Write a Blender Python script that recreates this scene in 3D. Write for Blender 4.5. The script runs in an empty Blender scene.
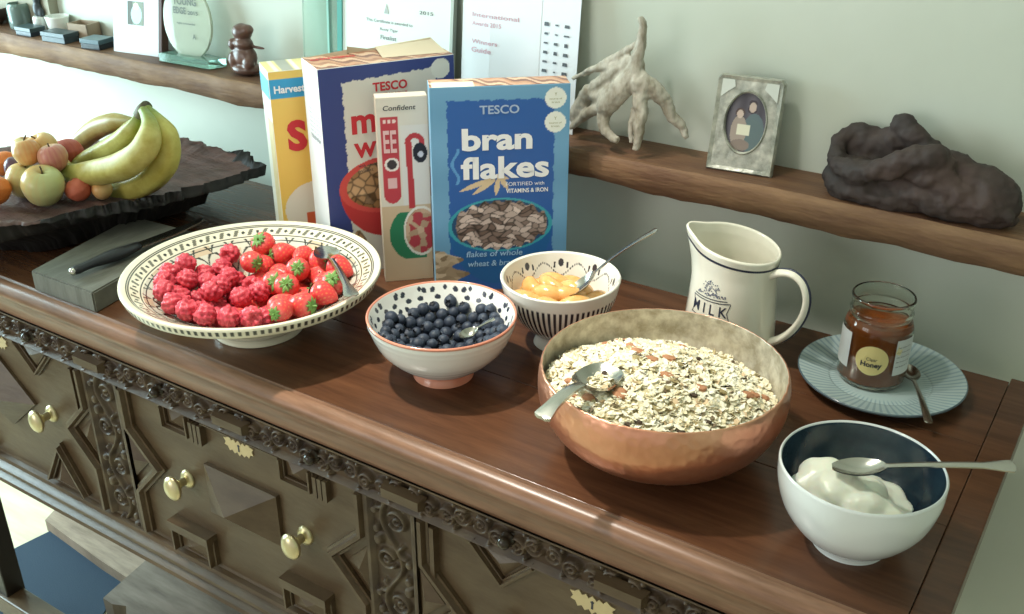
import bpy, bmesh, math, random
import numpy as np
from mathutils import Vector, Matrix, noise
random.seed(7); rng = np.random.default_rng(7)
COL = bpy.context.scene.collection
SC = bpy.context.scene

# ---------------------------------------------------------------- camera
CAM = np.array([0.05, -1.184, 1.47]); FPX = 1039.9
RM = np.array([[0.837995, 0.545676, 0.001211], [0.248985, -0.380389, -0.89068], [-0.485563, 0.746687, -0.454629]])
cd = bpy.data.cameras.new('camera'); cam = bpy.data.objects.new('camera', cd); COL.objects.link(cam)
cam.matrix_world = Matrix(((RM[0][0], -RM[1][0], -RM[2][0], CAM[0]), (RM[0][1], -RM[1][1], -RM[2][1], CAM[1]),
                           (RM[0][2], -RM[1][2], -RM[2][2], CAM[2]), (0, 0, 0, 1)))
cd.sensor_width = 36; cd.lens = FPX / 1024 * 36; cd.clip_start = .02; cd.clip_end = 50
SC.camera = cam
# ---------------------------------------------------------------- world, lights, exposure
SC.view_settings.view_transform = 'Standard'; SC.view_settings.look = 'None'
SC.view_settings.gamma = 1; SC.view_settings.use_curve_mapping = False
SC.view_settings.exposure = 0.0
w = bpy.data.worlds.new('world'); SC.world = w; w.use_nodes = True
w.node_tree.nodes['Background'].inputs[0].default_value = (.92, .93, .87, 1)
w.node_tree.nodes['Background'].inputs[1].default_value = .66

def area(name, loc, target, sx, sy, power, color, spread=180):
    l = bpy.data.lights.new(name, 'AREA'); l.shape = 'RECTANGLE'; l.size = sx; l.size_y = sy
    l.energy = power; l.color = color; l.spread = math.radians(spread)
    o = bpy.data.objects.new(name, l); COL.objects.link(o); o.location = loc
    o.rotation_euler = (Vector(target) - Vector(loc)).to_track_quat('-Z', 'Y').to_euler()
    return o
def spot(name, loc, target, power, color, size, blend, rad):
    l = bpy.data.lights.new(name, 'SPOT'); l.energy = power; l.color = color; l.spot_size = math.radians(size)
    l.spot_blend = blend; l.shadow_soft_size = rad
    o = bpy.data.objects.new(name, l); COL.objects.link(o); o.location = loc
    o.rotation_euler = (Vector(target) - Vector(loc)).to_track_quat('-Z', 'Y').to_euler()
    return o
area('window_daylight', (-2.62, -.68, 1.15), (-1.4, 0, .95),   .8, 1.1, 52, (.66, .93, 1.0))
area('room_window_light', (-1.9, -3.1, 1.5), (-.5, -.3, .9), 1.3, 1.3, 22, (.96, 1, .97))
spot('ceiling_spot_light', (-1.0, -.62, 2.30), (-.60, -.40, .85), 112, (1, .94, .83), 44, 1, .03)
spot('ceiling_spot_light', (-.75, -.70, 2.35), (-.60, .05, 1.30), 24, (1, .97, .9), 70, 1, .05)  # second, unseen spot added to brighten the back wall

# ---------------------------------------------------------------- helpers
def ray(u, v): return np.array([(u - 512) / FPX, (v - 307) / FPX, 1]) @ RM
def PZ(u, v, z):
    d = ray(u, v); return CAM + d * (z - CAM[2]) / d[2]
def PY(u, v, y):
    d = ray(u, v); return CAM + d * (y - CAM[1]) / d[1]
def lin(c):
    c = np.asarray(c, float); return np.where(c <= .04045, c / 12.92, ((c + .055) / 1.055) ** 2.4)
def hexc(h): return tuple(int(h[i:i + 2], 16) / 255 for i in (0, 2, 4))
MATS = {}
def mat(name, color='808080', rough=.5, metal=0., bump=0., bscale=200., var=None, vscale=8., stretch=(1, 1, 1),
        vcol=False, spec=.5, trans=0., ior=1.45, coat=0., sss=0., emit=0., detail=4, vmix=(.35, .65), bdist=.002):
    if name in MATS: return MATS[name]
    m = bpy.data.materials.new(name); m.use_nodes = True; nt = m.node_tree; b = nt.nodes['Principled BSDF']
    c = (*lin(hexc(color)), 1)
    b.inputs['Base Color'].default_value = c; b.inputs['Roughness'].default_value = rough
    b.inputs['Metallic'].default_value = metal; b.inputs['Specular IOR Level'].default_value = spec
    b.inputs['Transmission Weight'].default_value = trans; b.inputs['IOR'].default_value = ior
    b.inputs['Coat Weight'].default_value = coat; b.inputs['Coat Roughness'].default_value = .15
    b.inputs['Subsurface Weight'].default_value = sss; b.inputs['Subsurface Radius'].default_value = (.01, .006, .004)
    b.inputs['Subsurface Scale'].default_value = .5
    tc = nt.nodes.new('ShaderNodeTexCoord'); mp = nt.nodes.new('ShaderNodeMapping'); mp.inputs['Scale'].default_value = stretch
    nt.links.new(tc.outputs['Object'], mp.inputs['Vector'])
    src = None
    if vcol:
        a = nt.nodes.new('ShaderNodeAttribute'); a.attribute_name = 'Col'; src = a.outputs['Color']
        nt.links.new(src, b.inputs['Base Color'])
    if var:
        n = nt.nodes.new('ShaderNodeTexNoise'); n.inputs['Scale'].default_value = vscale; n.inputs['Detail'].default_value = detail
        n.inputs['Roughness'].default_value = .62
        nt.links.new(mp.outputs[0], n.inputs['Vector'])
        r = nt.nodes.new('ShaderNodeMapRange'); r.inputs[1].default_value = vmix[0]; r.inputs[2].default_value = vmix[1]
        nt.links.new(n.outputs[0], r.inputs[0])
        mx = nt.nodes.new('ShaderNodeMix'); mx.data_type = 'RGBA'
        nt.links.new(r.outputs[0], mx.inputs[0])
        if src: nt.links.new(src, mx.inputs[6])
        else: mx.inputs[6].default_value = c
        mx.inputs[7].default_value = (*lin(hexc(var)), 1)
        if src:
            mx.blend_type = 'MULTIPLY'
        nt.links.new(mx.outputs[2], b.inputs['Base Color'])
    if bump:
        n = nt.nodes.new('ShaderNodeTexNoise'); n.inputs['Scale'].default_value = bscale; n.inputs['Detail'].default_value = 3
        nt.links.new(mp.outputs[0], n.inputs['Vector'])
        bp = nt.nodes.new('ShaderNodeBump'); bp.inputs['Strength'].default_value = bump; bp.inputs['Distance'].default_value = bdist
        nt.links.new(n.outputs[0], bp.inputs['Height']); nt.links.new(bp.outputs[0], b.inputs['Normal'])
    MATS[name] = m; return m

class MB:
    def __init__(s): s.v = []; s.f = []; s.n = 0; s.c = []; s.mi = []
    def add(s, v, f, col=None, mi=0):
        v = np.asarray(v, float).reshape(-1, 3); s.v.append(v)
        s.f += [tuple(int(i) + s.n for i in q) for q in f]; s.mi += [mi] * len(f)
        if col is None: col = (.5, .5, .5)
        c = np.asarray(col, float)
        if c.ndim == 1: c = np.tile(c, (len(v), 1))
        s.c.append(c); s.n += len(v); return s
    def box(s, x0, x1, y0, y1, z0, z1, col=None, mi=0, bev=0.):
        if bev <= 0:
            v = [(x, y, z) for z in (z0, z1) for y in (y0, y1) for x in (x0, x1)]
            f = [(0, 2, 3, 1), (4, 5, 7, 6), (0, 1, 5, 4), (2, 6, 7, 3), (0, 4, 6, 2), (1, 3, 7, 5)]
            return s.add(v, f, col, mi)
        b = bmesh.new(); bmesh.ops.create_cube(b, size=1)
        for q in b.verts: q.co = Vector(((x0 + x1) / 2 + q.co.x * (x1 - x0), (y0 + y1) / 2 + q.co.y * (y1 - y0), (z0 + z1) / 2 + q.co.z * (z1 - z0)))
        bmesh.ops.bevel(b, geom=list(b.edges), offset=bev, segments=2, affect='EDGES', profile=.5)
        return s.bm(b, col, mi)
    def bm(s, b, col=None, mi=0):
        b.verts.ensure_lookup_table(); b.verts.index_update()
        s.add([tuple(q.co) for q in b.verts], [[q.index for q in f.verts] for f in b.faces], col, mi); b.free(); return s
    def grid(s, P, col=None, close_u=False, mi=0, flip=False):   # P (n,m,3)
        n, m, _ = P.shape; f = []
        for i in range(n if close_u else n - 1):
            i2 = (i + 1) % n
            for j in range(m - 1):
                q = (i * m + j, i2 * m + j, i2 * m + j + 1, i * m + j + 1)
                f.append(q[::-1] if flip else q)
        c = None if col is None else (np.asarray(col).reshape(-1, 3) if np.ndim(col) > 1 else col)
        return s.add(P.reshape(-1, 3), f, c, mi)
    def lathe(s, prof, n=96, cx=0, cy=0, cz=0, colf=None, mi=0, noise_f=None):
        p = np.array(prof, float); th = np.linspace(0, 2 * np.pi, n, endpoint=False)
        P = np.zeros((n, len(p), 3)); T, I = np.meshgrid(th, np.arange(len(p)), indexing='ij')
        Rr = p[I, 0]; Z = p[I, 1]
        if noise_f is not None: Rr = Rr + noise_f(T, I, Rr, Z)
        P[..., 0] = cx + Rr * np.cos(T); P[..., 1] = cy + Rr * np.sin(T); P[..., 2] = cz + Z
        col = None if colf is None else colf(T, I, Rr, Z)
        return s.grid(P, col, True, mi)
    def tube(s, pts, rad, n=10, col=None, mi=0, flat=1., up=None):
        pts = [Vector(p) for p in pts]; k = len(pts)
        rad = [rad] * k if np.isscalar(rad) else list(rad)
        V = []; t0 = None; nr = None
        for i, p in enumerate(pts):
            t = (pts[min(i + 1, k - 1)] - pts[max(i - 1, 0)]).normalized()
            if nr is None:
                nr = Vector(up) if up else (Vector((0, 0, 1)) if abs(t.z) < .9 else Vector((1, 0, 0)))
            nr = (nr - t * nr.dot(t)).normalized(); bn = t.cross(nr)
            for a in range(n):
                A = 2 * math.pi * a / n
                V.append(p + bn * math.cos(A) * rad[i] + nr * math.sin(A) * rad[i] * flat)
        F = [(i * n + a, i * n + (a + 1) % n, (i + 1) * n + (a + 1) % n, (i + 1) * n + a) for i in range(k - 1) for a in range(n)]
        F += [tuple(range(n))[::-1], tuple((k - 1) * n + a for a in range(n))]
        if col is not None and np.ndim(col) == 2: col = np.repeat(np.asarray(col), n, axis=0)
        return s.add([tuple(q) for q in V], F, col, mi)
    def sphere(s, c, r, n=16, col=None, mi=0, f=None):
        b = bmesh.new(); bmesh.ops.create_icosphere(b, subdivisions=n if n < 6 else 3, radius=1)
        r = (r, r, r) if np.isscalar(r) else r
        for q in b.verts:
            k = f(q.co) if f else 1
            q.co = Vector((c[0] + q.co.x * r[0] * k, c[1] + q.co.y * r[1] * k, c[2] + q.co.z * r[2] * k))
        return s.bm(b, col, mi)
    def poly(s, pts, th, axis, base, col=None, mi=0):   # prism from 2D outline; axis 'y': pts=(x,z) extruded from y=base to base+th
        n = len(pts)
        def mk(p, o): return (p[0], base + o, p[1]) if axis == 'y' else ((p[0], p[1], base + o) if axis == 'z' else (base + o, p[0], p[1]))
        v = [mk(p, 0) for p in pts] + [mk(p, th) for p in pts]
        f = [tuple(range(n)), tuple(range(2 * n - 1, n - 1, -1))] + [(i, n + i, n + (i + 1) % n, (i + 1) % n) for i in range(n)]
        return s.add(v, f, col, mi)
    def build(s, name, m, parent=None, smooth=False, loc=None, vcol=True, fixn=True, auto=None):
        me = bpy.data.meshes.new(name)
        V = np.concatenate(s.v); me.from_pydata(V.tolist(), [], s.f)
        ms = m if isinstance(m, (list, tuple)) else [m]
        for q in ms: me.materials.append(q)
        if len(ms) > 1: me.polygons.foreach_set('material_index', s.mi)
        if vcol:
            a = me.color_attributes.new('Col', 'FLOAT_COLOR', 'POINT'); c = np.ones((len(V), 4)); c[:, :3] = lin(np.clip(np.concatenate(s.c), 0, 1))
            a.data.foreach_set('color', c.ravel())
        if fixn:
            b = bmesh.new(); b.from_mesh(me); bmesh.ops.recalc_face_normals(b, faces=b.faces); b.to_mesh(me); b.free()
        if smooth: me.polygons.foreach_set('use_smooth', [True] * len(me.polygons))
        if auto is not None:
            me.set_sharp_from_angle(angle=math.radians(auto))
        me.update()
        o = bpy.data.objects.new(name, me); COL.objects.link(o)
        if parent: o.parent = parent
        if loc is not None: o.location = loc
        return o
def tag(o, label=None, cat=None, group=None, kind=None):
    if label: o['label'] = label
    if cat: o['category'] = cat
    if group: o['group'] = group
    if kind: o['kind'] = kind
    return o
def thing(name, label, cat, loc=(0, 0, 0), rz=0, group=None):
    o = bpy.data.objects.new(name, None); COL.objects.link(o); o.empty_display_size = .02
    o.location = loc; o.rotation_euler = (0, 0, rz); return tag(o, label, cat, group)
def copy_tree(o, parent=None):
    c = o.copy(); COL.objects.link(c); c.parent = parent
    for ch in list(o.children): copy_tree(ch, c)
    return c
def struct(name, mb, m, **k): return tag(mb.build(name, m, **k), kind='structure')
def remesh(o, vox, smooth=4):
    r = o.modifiers.new('r', 'REMESH'); r.mode = 'VOXEL'; r.voxel_size = vox; r.use_smooth_shade = True
    if smooth: q = o.modifiers.new('s', 'SMOOTH'); q.iterations = smooth; q.factor = .5
    return o
def displace(o, strength, size, depth=2, kind='CLOUDS'):
    t = bpy.data.textures.new(o.name, kind); t.noise_scale = size
    if kind == 'CLOUDS': t.noise_depth = depth
    d = o.modifiers.new('d', 'DISPLACE'); d.texture = t; d.strength = strength; d.mid_level = .5
    d.texture_coords = 'LOCAL'; return o

def glyphs(text, spacing=1., bold=0., shear=0.):
    c = bpy.data.curves.new('t', 'FONT'); c.body = text; c.size = 1; c.offset = bold; c.space_character = spacing; c.shear = shear
    c.resolution_u = 3; c.fill_mode = 'FRONT'
    o = bpy.data.objects.new('t', c); COL.objects.link(o)
    dg = bpy.context.evaluated_depsgraph_get(); me = bpy.data.meshes.new_from_object(o.evaluated_get(dg))
    V = np.array([tuple(v.co) for v in me.vertices]); F = [tuple(p.vertices) for p in me.polygons]
    bpy.data.objects.remove(o); bpy.data.curves.remove(c); bpy.data.meshes.remove(me)
    V[:, 0] -= V[:, 0].min(); return V, F
def lettering(text, m, parent, fn, x, z, wd, ht, name='lettering', **k):
    """text in a local plane: left x, baseline z, width wd, cap height ht; fn maps (x,z) to 3D"""
    V, F = glyphs(text, **k)
    sx = wd / V[:, 0].max(); sz = ht / .72
    mb = MB(); P = [fn(x + a * sx, z + b * sz) for a, b in V[:, :2]]
    mb.add(P, F); return mb.build(name, m, parent, fixn=False)

def XS(u, y, z=1.03):
    k = (u - 512) / FPX; dy, dz = y - CAM[1], z - CAM[2]
    A = RM[0][1] * dy + RM[0][2] * dz; B = RM[2][1] * dy + RM[2][2] * dz
    return CAM[0] + (k * B - A) / (RM[0][0] - k * RM[2][0])
# ---------------------------------------------------------------- materials
wall_m = mat('painted_plaster', 'cdd2c6', .75, bump=.12, bscale=60, var='c6ccbe', vscale=3)
ceil_m = mat('ceiling_paint', 'eeeee4', .9)
top_m = mat('polished_dark_oak', '482d1f', .25, var='68452f', vscale=7, stretch=(1.0, 9, 6), bump=.12, bscale=30, detail=8, vmix=(.3, .75))
oak_m = mat('carved_oak', '5c4b38', .36, var='4a3827', vscale=10, stretch=(1, 3, 3), bump=.2, bscale=60, detail=6)
relief_m = mat('carved_oak_relief', vcol=True, rough=.5, bump=.25, bscale=150)
floor_m = mat('pale_floor', 'd9d0b4', .5, var='cbbf9f', vscale=6, stretch=(1, 6, 1))
shelf_m = mat('rough_sawn_shelf', '5a3d2e', .55, var='7a5a40', vscale=7, stretch=(1, 6, 6), bump=.5, bscale=50, detail=7)
shelf_front_m = mat('waney_edge_wood', '8a6a4c', .7, var='6a4c38', vscale=9, stretch=(1, 5, 5), bump=.7, bscale=45, detail=8)
white_ceramic = mat('white_ceramic', 'e9e9e2', .12, coat=.4)
cream_ceramic = mat('cream_ceramic', 'efebdb', .14, coat=.4)
pat_ceramic = mat('painted_ceramic', vcol=True, rough=.15, coat=.4)
navy_glaze = mat('navy_glaze', '1c2c3a', .15, coat=.5, var='2b3d48', vscale=30)
steel = mat('stainless_steel', 'b9b6ae', .22, 1.)
brass = mat('aged_brass', 'd8cba4', .34, .9)
ink = mat('dark_ink', '34363f', .6)
white_ink = mat('white_ink', 'f0f2f4', .6)
red_ink = mat('red_ink', 'c8323c', .6)
paper_m = mat('printed_card', vcol=True, rough=.45)
matte_vc = mat('matte_painted', vcol=True, rough=.6)

# ---------------------------------------------------------------- room
WY = .055
struct('wall_back', MB().box(-3.1, 1.6, WY, WY + .1, 0, 2.5), wall_m)
struct('floor', MB().box(-3.1, 1.6, -3.3, WY, -.05, 0), floor_m)
struct('ceiling', MB().box(-3.1, 1.6, -3.3, WY, 2.5, 2.56), ceil_m)
m = MB(); m.box(-3.1, -3.0, -3.3, -1.3, 0, 2.5); m.box(-3.1, -3.0, -.05, WY, 0, 2.5); m.box(-3.1, -3.0, -1.3, -.05, 0, .5); m.box(-3.1, -3.0, -1.3, -.05, 2.05, 2.5)
struct('wall_left', m, wall_m)
m = MB()
for y0, y1, z0, z1 in ((-1.3, -1.25, .5, 2.05), (-.1, -.05, .5, 2.05), (-1.25, -.1, .5, .56), (-1.25, -.1, 1.99, 2.05), (-.70, -.65, .56, 1.99)): m.box(-3.08, -3.02, y0, y1, z0, z1)
struct('window_1', m, mat('window_paint', 'f2f2ee', .4))
struct('wall_right', MB().box(1.6, 1.7, -3.3, WY, 0, 2.5), wall_m)
struct('trim_1', MB().box(-2.3, -1.80, WY - .02, WY, 1.03, 2.5), mat('beige_board', '9c9684', .8))

# ---------------------------------------------------------------- sideboard
sb = thing('sideboard', 'long dark carved oak sideboard with geometric drawers and brass knobs', 'sideboard', (0, 0, 0))
X0, X1, TZ = -1.70, 0.0, .85
m = MB(); 
for i in range(3):
    ya = -.474 + i * .1545; m.box(X0 + .012, X1 - .03, ya + .0003, ya + .1542, TZ - .026, TZ, bev=.0008)
m.box(X1 - .0295, X1, -.474, 0, TZ - .026, TZ, bev=.0015)
m.build('tabletop', top_m, sb)
def extrude_x(prof, x0, x1):
    m = MB(); n = len(prof); xs = [x0, x1]
    v = [(x, p[0], p[1]) for x in xs for p in prof]
    f = [(i, (i + 1) % n, n + (i + 1) % n, n + i) for i in range(n)] + [tuple(range(n)), tuple(range(2 * n - 1, n - 1, -1))]
    m.add(v, f); return m
prof = [(-.4735, .8495), (-.4760, .8470), (-.4785, .8475), (-.4800, .8505), (-.4850, .8495), (-.4900, .846), (-.4935, .840), (-.4940, .834), (-.4915, .828), (-.486, .824),
        (-.480, .823), (-.4795, .8195), (-.476, .812), (-.4715, .802), (-.4695, .795), (-.4695, .788), (-.464, .785), (-.464, .779), (-.44, .779), (-.44, .824), (-.4735, .824)]
extrude_x(prof, X0, X1).build('edge_moulding', mat('paler_edge_oak', '6b4c38', .3, var='8a6650', vscale=12, stretch=(1, 8, 8), detail=6), sb, auto=35, smooth=True)  # edge moulding in a paler oak tone than the tabletop
m = MB(); m.box(X0 + .05, X1 - .035, -.455, -.01, .455, .824); m.build('carcass', oak_m, sb)
prof = [(-.44, .492), (-.459, .492), (-.461, .488), (-.468, .486), (-.470, .481), (-.476, .479), (-.480, .476), (-.4805, .471), (-.476, .468), (-.479, .465), (-.486, .462), (-.488, .457), (-.484, .452), (-.44, .452)]
extrude_x(prof, X0 + .02, X1 - .02).build('base_moulding', oak_m, sb, auto=35, smooth=True)

# carved relief: a height field with scrolls
def seg_dist(px, pz, c, r, a0, a1):
    a = np.arctan2(pz - c[1], px - c[0]); d = np.hypot(px - c[0], pz - c[1])
    mid = (a0 + a1) / 2; half = (a1 - a0) / 2
    da = np.abs((a - mid + np.pi) % (2 * np.pi) - np.pi)
    e = np.minimum(np.hypot(px - c[0] - r * np.cos(a0), pz - c[1] - r * np.sin(a0)), np.hypot(px - c[0] - r * np.cos(a1), pz - c[1] - r * np.sin(a1)))
    return np.where(da <= half, np.abs(d - r), e)
def relief(name, x0, x1, z0, z1, y, hf, depth, res, col_hi, col_lo, parent):
    nx = int((x1 - x0) / res) + 1; nz = int((z1 - z0) / res) + 1
    X, Z = np.meshgrid(np.linspace(x0, x1, nx), np.linspace(z0, z1, nz), indexing='ij')
    H = np.clip(hf(X, Z), 0, 1)
    P = np.stack([X, y - depth * H, Z], -1)
    n = np.array([noise.noise(Vector((a * 30, b * 60, 0))) for a, b in zip(X.ravel()[::1], Z.ravel()[::1])]).reshape(X.shape) if nx * nz < 90000 else 0 * X
    c = np.array(hexc(col_lo)) + (np.array(hexc(col_hi)) - np.array(hexc(col_lo))) * np.clip(.5 + n[..., None], 0, 1)
    return MB().grid(P, c).build(name, relief_m, parent, smooth=True, fixn=False)
def band_h(w):
    return lambda d: 1 / (1 + np.exp((d - w) / .0006))
def frieze_h(X, Z):
    zc = .756; per = .0453; u = (X + 1.104) / per; k = np.floor(u); fx = (u - k) * per; z = Z - zc
    s = np.where(k % 2 == 0, 1, -1); z = z * s
    d = np.minimum.reduce([
        seg_dist(fx, z, (.012, .004), .0095, -2.6, 2.0), seg_dist(fx, z, (.0125, .004), .0035, 0, 5.2),
        seg_dist(fx, z, (.034, -.004), .0095, .5, 5.1), seg_dist(fx, z, (.0335, -.004), .0035, -2, 3),
        np.abs(z - .9 * (.0227 - fx)) + np.where(np.abs(fx - .0227) > .012, 1, 0),
        np.hypot(fx - .0227, z - .0155) - .001, np.hypot(fx - .0227, z + .0155) - .001])
    h = band_h(.0021)(d)
    return np.maximum(h, (np.abs(Z - zc) > .0195) * 1.)
relief('frieze', X0 + .05, X1 - .035, .7345, .779, -.457, frieze_h, .0100, .0013, '5e4c38', '3f2f23', sb)
def vine_h(xc, w):
    def h(X, Z):
        x = X - xc; per = .062; u = Z / per; k = np.floor(u); fz = (u - k) * per; s = np.where(k % 2 == 0, 1, -1); x = x * s
        d = np.minimum.reduce([
            np.abs(x - .014 * np.sin(fz / per * np.pi)) * .8, seg_dist(x, fz, (-.008, .031), .012, .5, 5.6), seg_dist(x, fz, (-.009, .031), .004, -2.5, 2),
            np.hypot((x - .022) * 1.2, fz - .01) - .004, np.hypot(x + .021, (fz - .056) * .7) - .0035, seg_dist(x, fz, (.018, .05), .008, 2, 5), np.hypot((x - .024), (fz - .036)) - .003])
        e = np.abs(X - xc)
        return np.maximum(band_h(.0023)(d), (e > w - .006) * 1.) * 1.
    return h
for xc in (-1.614, -1.093, -.583, -.0725):
    relief('pilaster', xc - .037, xc + .037, .491, .735, -.459, vine_h(xc, .037), .0085, .0013, '5e4f3b', '3f3125', sb)
# frieze blocks and round bosses
for xb in (-1.648, -1.376, -1.104, -.831, -.560, -.288):
    m = MB(); a, b, z0, z1 = xb - .030, xb + .030, .747, .766
    v = [(a, -.463, z0), (b, -.463, z0), (b, -.463, z1), (a, -.463, z1), (a + .004, -.475, z0 + .004), (b - .004, -.475, z0 + .004), (b - .004, -.475, z1 - .003), (a + .004, -.475, z1 - .003)]
    m.add(v, [(0, 1, 5, 4), (1, 2, 6, 5), (2, 3, 7, 6), (3, 0, 4, 7), (4, 5, 6, 7)]); m.build('frieze_block', oak_m, sb)
for xb in (-1.511, -1.239, -.967, -.696, -.423, -.150):
    m = MB(); m.lathe([(.0, .012), (.004, .0115), (.007, .009), (.0078, .005), (.007, .001), (.009, 0), (.009, -.003)], 20)
    v = m.v[0]; m.v[0] = np.stack([v[:, 0] + xb, -.466 - v[:, 2], v[:, 1] + .757], 1); m.build('boss', mat('dark_polished_boss', '33291f', .2), sb, smooth=True)

def strip(mb, pts, w, h, y0, closed=False, half=False):
    """mitred moulding of stepped section laid along a polyline in the x,z plane, standing out towards -y"""
    P = [np.array(p, float) for p in pts]; n = len(P)
    sec = [(-w / 2, 0), (-w / 2, h * .45), (-w * .3, h * .5), (-w * .16, h), (w * .16, h), (w * .3, h * .5), (w / 2, h * .45), (w / 2, 0)]
    V = []
    for i in range(n):
        if closed: a = P[i] - P[i - 1]; b = P[(i + 1) % n] - P[i]
        else: a = P[i] - P[max(i - 1, 0)] if i else P[1] - P[0]; b = P[i + 1] - P[i] if i < n - 1 else a
        a = a / np.linalg.norm(a); b = b / np.linalg.norm(b); na = np.array([-a[1], a[0]]); nb = np.array([-b[1], b[0]])
        mt = na + nb; mt = mt / max(mt @ na, .35) / 1
        mt = mt * (1 if True else 1)
        for s, hh in sec:
            q = P[i] + mt * s; V.append((q[0], y0 - hh, q[1]))
    k = len(sec); F = []
    for i in range(n if closed else n - 1):
        for j in range(k - 1): F.append((i * k + j, i * k + j + 1, ((i + 1) % n) * k + j + 1, ((i + 1) % n) * k + j))
    if not closed: F += [tuple(range(k)), tuple((n - 1) * k + j for j in range(k))]
    mb.add(V, F); return mb
def pyramid(mb, pts, y0, h, apex=None, lip=.004):
    P = np.array(pts, float); c = P.mean(0) if apex is None else np.array(apex)
    n = len(P); V = [(p[0], y0, p[1]) for p in P] + [(p[0], y0 - lip, p[1]) for p in P] + [(c[0], y0 - h, c[1])]
    F = [(i, (i + 1) % n, n + (i + 1) % n, n + i) for i in range(n)] + [(n + i, n + (i + 1) % n, 2 * n) for i in range(n)]
    mb.add(V, F); return mb
YD = -.459
def mk_knob(dr, x, z):
    m = MB(); m.lathe([(0, .006), (.006, .0055), (.011, .003), (.0125, 0), (.0125, -.002)], 24)
    v = m.v[0]; m.v[0] = np.stack([v[:, 0] + x, YD - .001 - v[:, 2], v[:, 1] * 1.15 + z], 1); m.build('backplate', brass, dr, smooth=True)
    m = MB(); m.lathe([(.0001, .040), (.006, .0393), (.011, .037), (.0148, .0325), (.0152, .0285), (.012, .0245), (.0065, .021), (.0048, .015), (.0055, .006), (.006, 0)], 28)
    v = m.v[0]; m.v[0] = np.stack([v[:, 0] + x, YD - .001 - v[:, 2] * .85, v[:, 1] * 1.25 + z], 1); m.build('knob', brass, dr, smooth=True)
def escutcheon(dr, x, z):
    o = [(0, -.013), (.004, -.008), (.009, -.0115), (.013, -.007), (.018, -.010), (.021, -.004), (.027, -.003), (.024, .002), (.028, .007), (.022, .008), (.017, .012), (.013, .007), (.008, .010), (.005, .006), (0, .011)]
    o = o + [(-a, b) for a, b in o[-2:0:-1]]
    m = MB(); m.poly([(x + a * .95, z + b) for a, b in o], -.0015, 'y', YD); e = m.build('escutcheon', mat('pierced_brass', 'cbb88f', .5, .35), dr)
    m = MB(); m.poly([(x - .0012, z - .006), (x + .0012, z - .006), (x + .0010, z + .001), (x + .0022, z + .003), (x, z + .005), (x - .0022, z + .003), (x - .0010, z + .001)], -.0004, 'y', YD - .0016); m.build('keyhole', ink, e)
def drawer(cx, kind):
    m = MB(); m.box(cx - .2175, cx + .2175, YD, -.44, .492, .7345)
    d = m.build('drawer', oak_m, sb)
    def part(name, fn, **k): m = MB(); fn(m); return m.build(name, oak_m, d, **k)
    for s in (-1, 1):
        part('chevron_moulding', lambda m: strip(m, [(cx + s * .209, .734), (cx + s * .209, .672), (cx + s * .158, .621), (cx + s * .209, .566), (cx + s * .209, .493)], .016, .013, YD), auto=25, smooth=True)
        part('side_facet', lambda m: pyramid(m, [(cx + s * .2165, .657), (cx + s * .2165, .585), (cx + s * .182, .621)], YD, .012))
    if kind == 'B':
        for s in (-1, 1):
            x = cx + s * .1075
            part('square_moulding', lambda m: strip(m, [(x - .024, .732), (x - .024, .702), (x + .024, .702), (x + .024, .732)], .008, .010, YD))
            part('square_facet', lambda m: pyramid(m, [(x - .018, .707), (x + .018, .707), (x + .018, .733), (x - .018, .733)], YD, .009, lip=.001))
            for q in (.030, .038, .046): part('reed', lambda m: m.box(x + q, x + q + .006, YD - .009, YD, .698, .728))
            xl = cx + s * .107
            part('ledge', lambda m: m.box(xl - .040, xl + .040, YD - .018, YD, .531, .545))
            part('square_moulding', lambda m: strip(m, [(xl - .036, .493), (xl - .036, .532), (xl + .036, .532), (xl + .036, .493)], .009, .016, YD))
            part('square_facet', lambda m: pyramid(m, [(xl - .03, .494), (xl + .03, .494), (xl + .03, .528), (xl - .03, .528)], YD, .012))
        part('top_bead', lambda m: strip(m, [(cx - .055, .7325), (cx + .082, .7325)], .005, .008, YD))
        part('pyramid_boss', lambda m: pyramid(m, [(cx - .062, .588), (cx + .068, .588), (cx + .068, .667), (cx - .062, .667)], YD, .038, lip=.006))
    else:
        for s in (-1, 1):
            x = cx + s * .102
            part('triangle_moulding', lambda m: strip(m, [(x - .040, .734), (x, .692), (x + .040, .734)], .008, .010, YD))
            part('triangle_facet', lambda m: pyramid(m, [(x - .030, .735), (x, .702), (x + .030, .735)], YD, .010, lip=.002))
            x2 = cx + s * .118
            part('triangle_moulding', lambda m: strip(m, [(x2 - .044, .494), (x2, .566), (x2 + .044, .494)], .009, .013, YD))
            part('triangle_facet', lambda m: pyramid(m, [(x2 - .033, .494), (x2 + .033, .494), (x2, .553)], YD, .018))
            x3 = cx + s * .193; part('reed', lambda m: m.box(x3 - .004, x3 + .002, YD - .010, YD, .66, .73))
        part('pyramid_boss', lambda m: pyramid(m, [(cx - .075, .627), (cx, .565), (cx + .075, .627), (cx, .690)], YD, .034, lip=.005))
    for s in (-1, 1): mk_knob(d, cx + s * .1075, .621)
    escutcheon(d, cx + .006, .715)
    return d
drawer(-1.3485, 'A'); drawer(-.8375, 'B'); drawer(-.328, 'A')
# open stand below: turned-square legs and a low stretcher
for x in (-1.535, -.10):
    for y in (-.45, -.06): MB().box(x - .018, x + .018, y - .018, y + .018, 0, .455, bev=.002).build('leg', mat('dark_leg_oak', '231c17', .4), sb)
MB().box(-1.69, -.06, -.475, -.435, .085, .128, bev=.003).build('stretcher', oak_m, sb)

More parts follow.
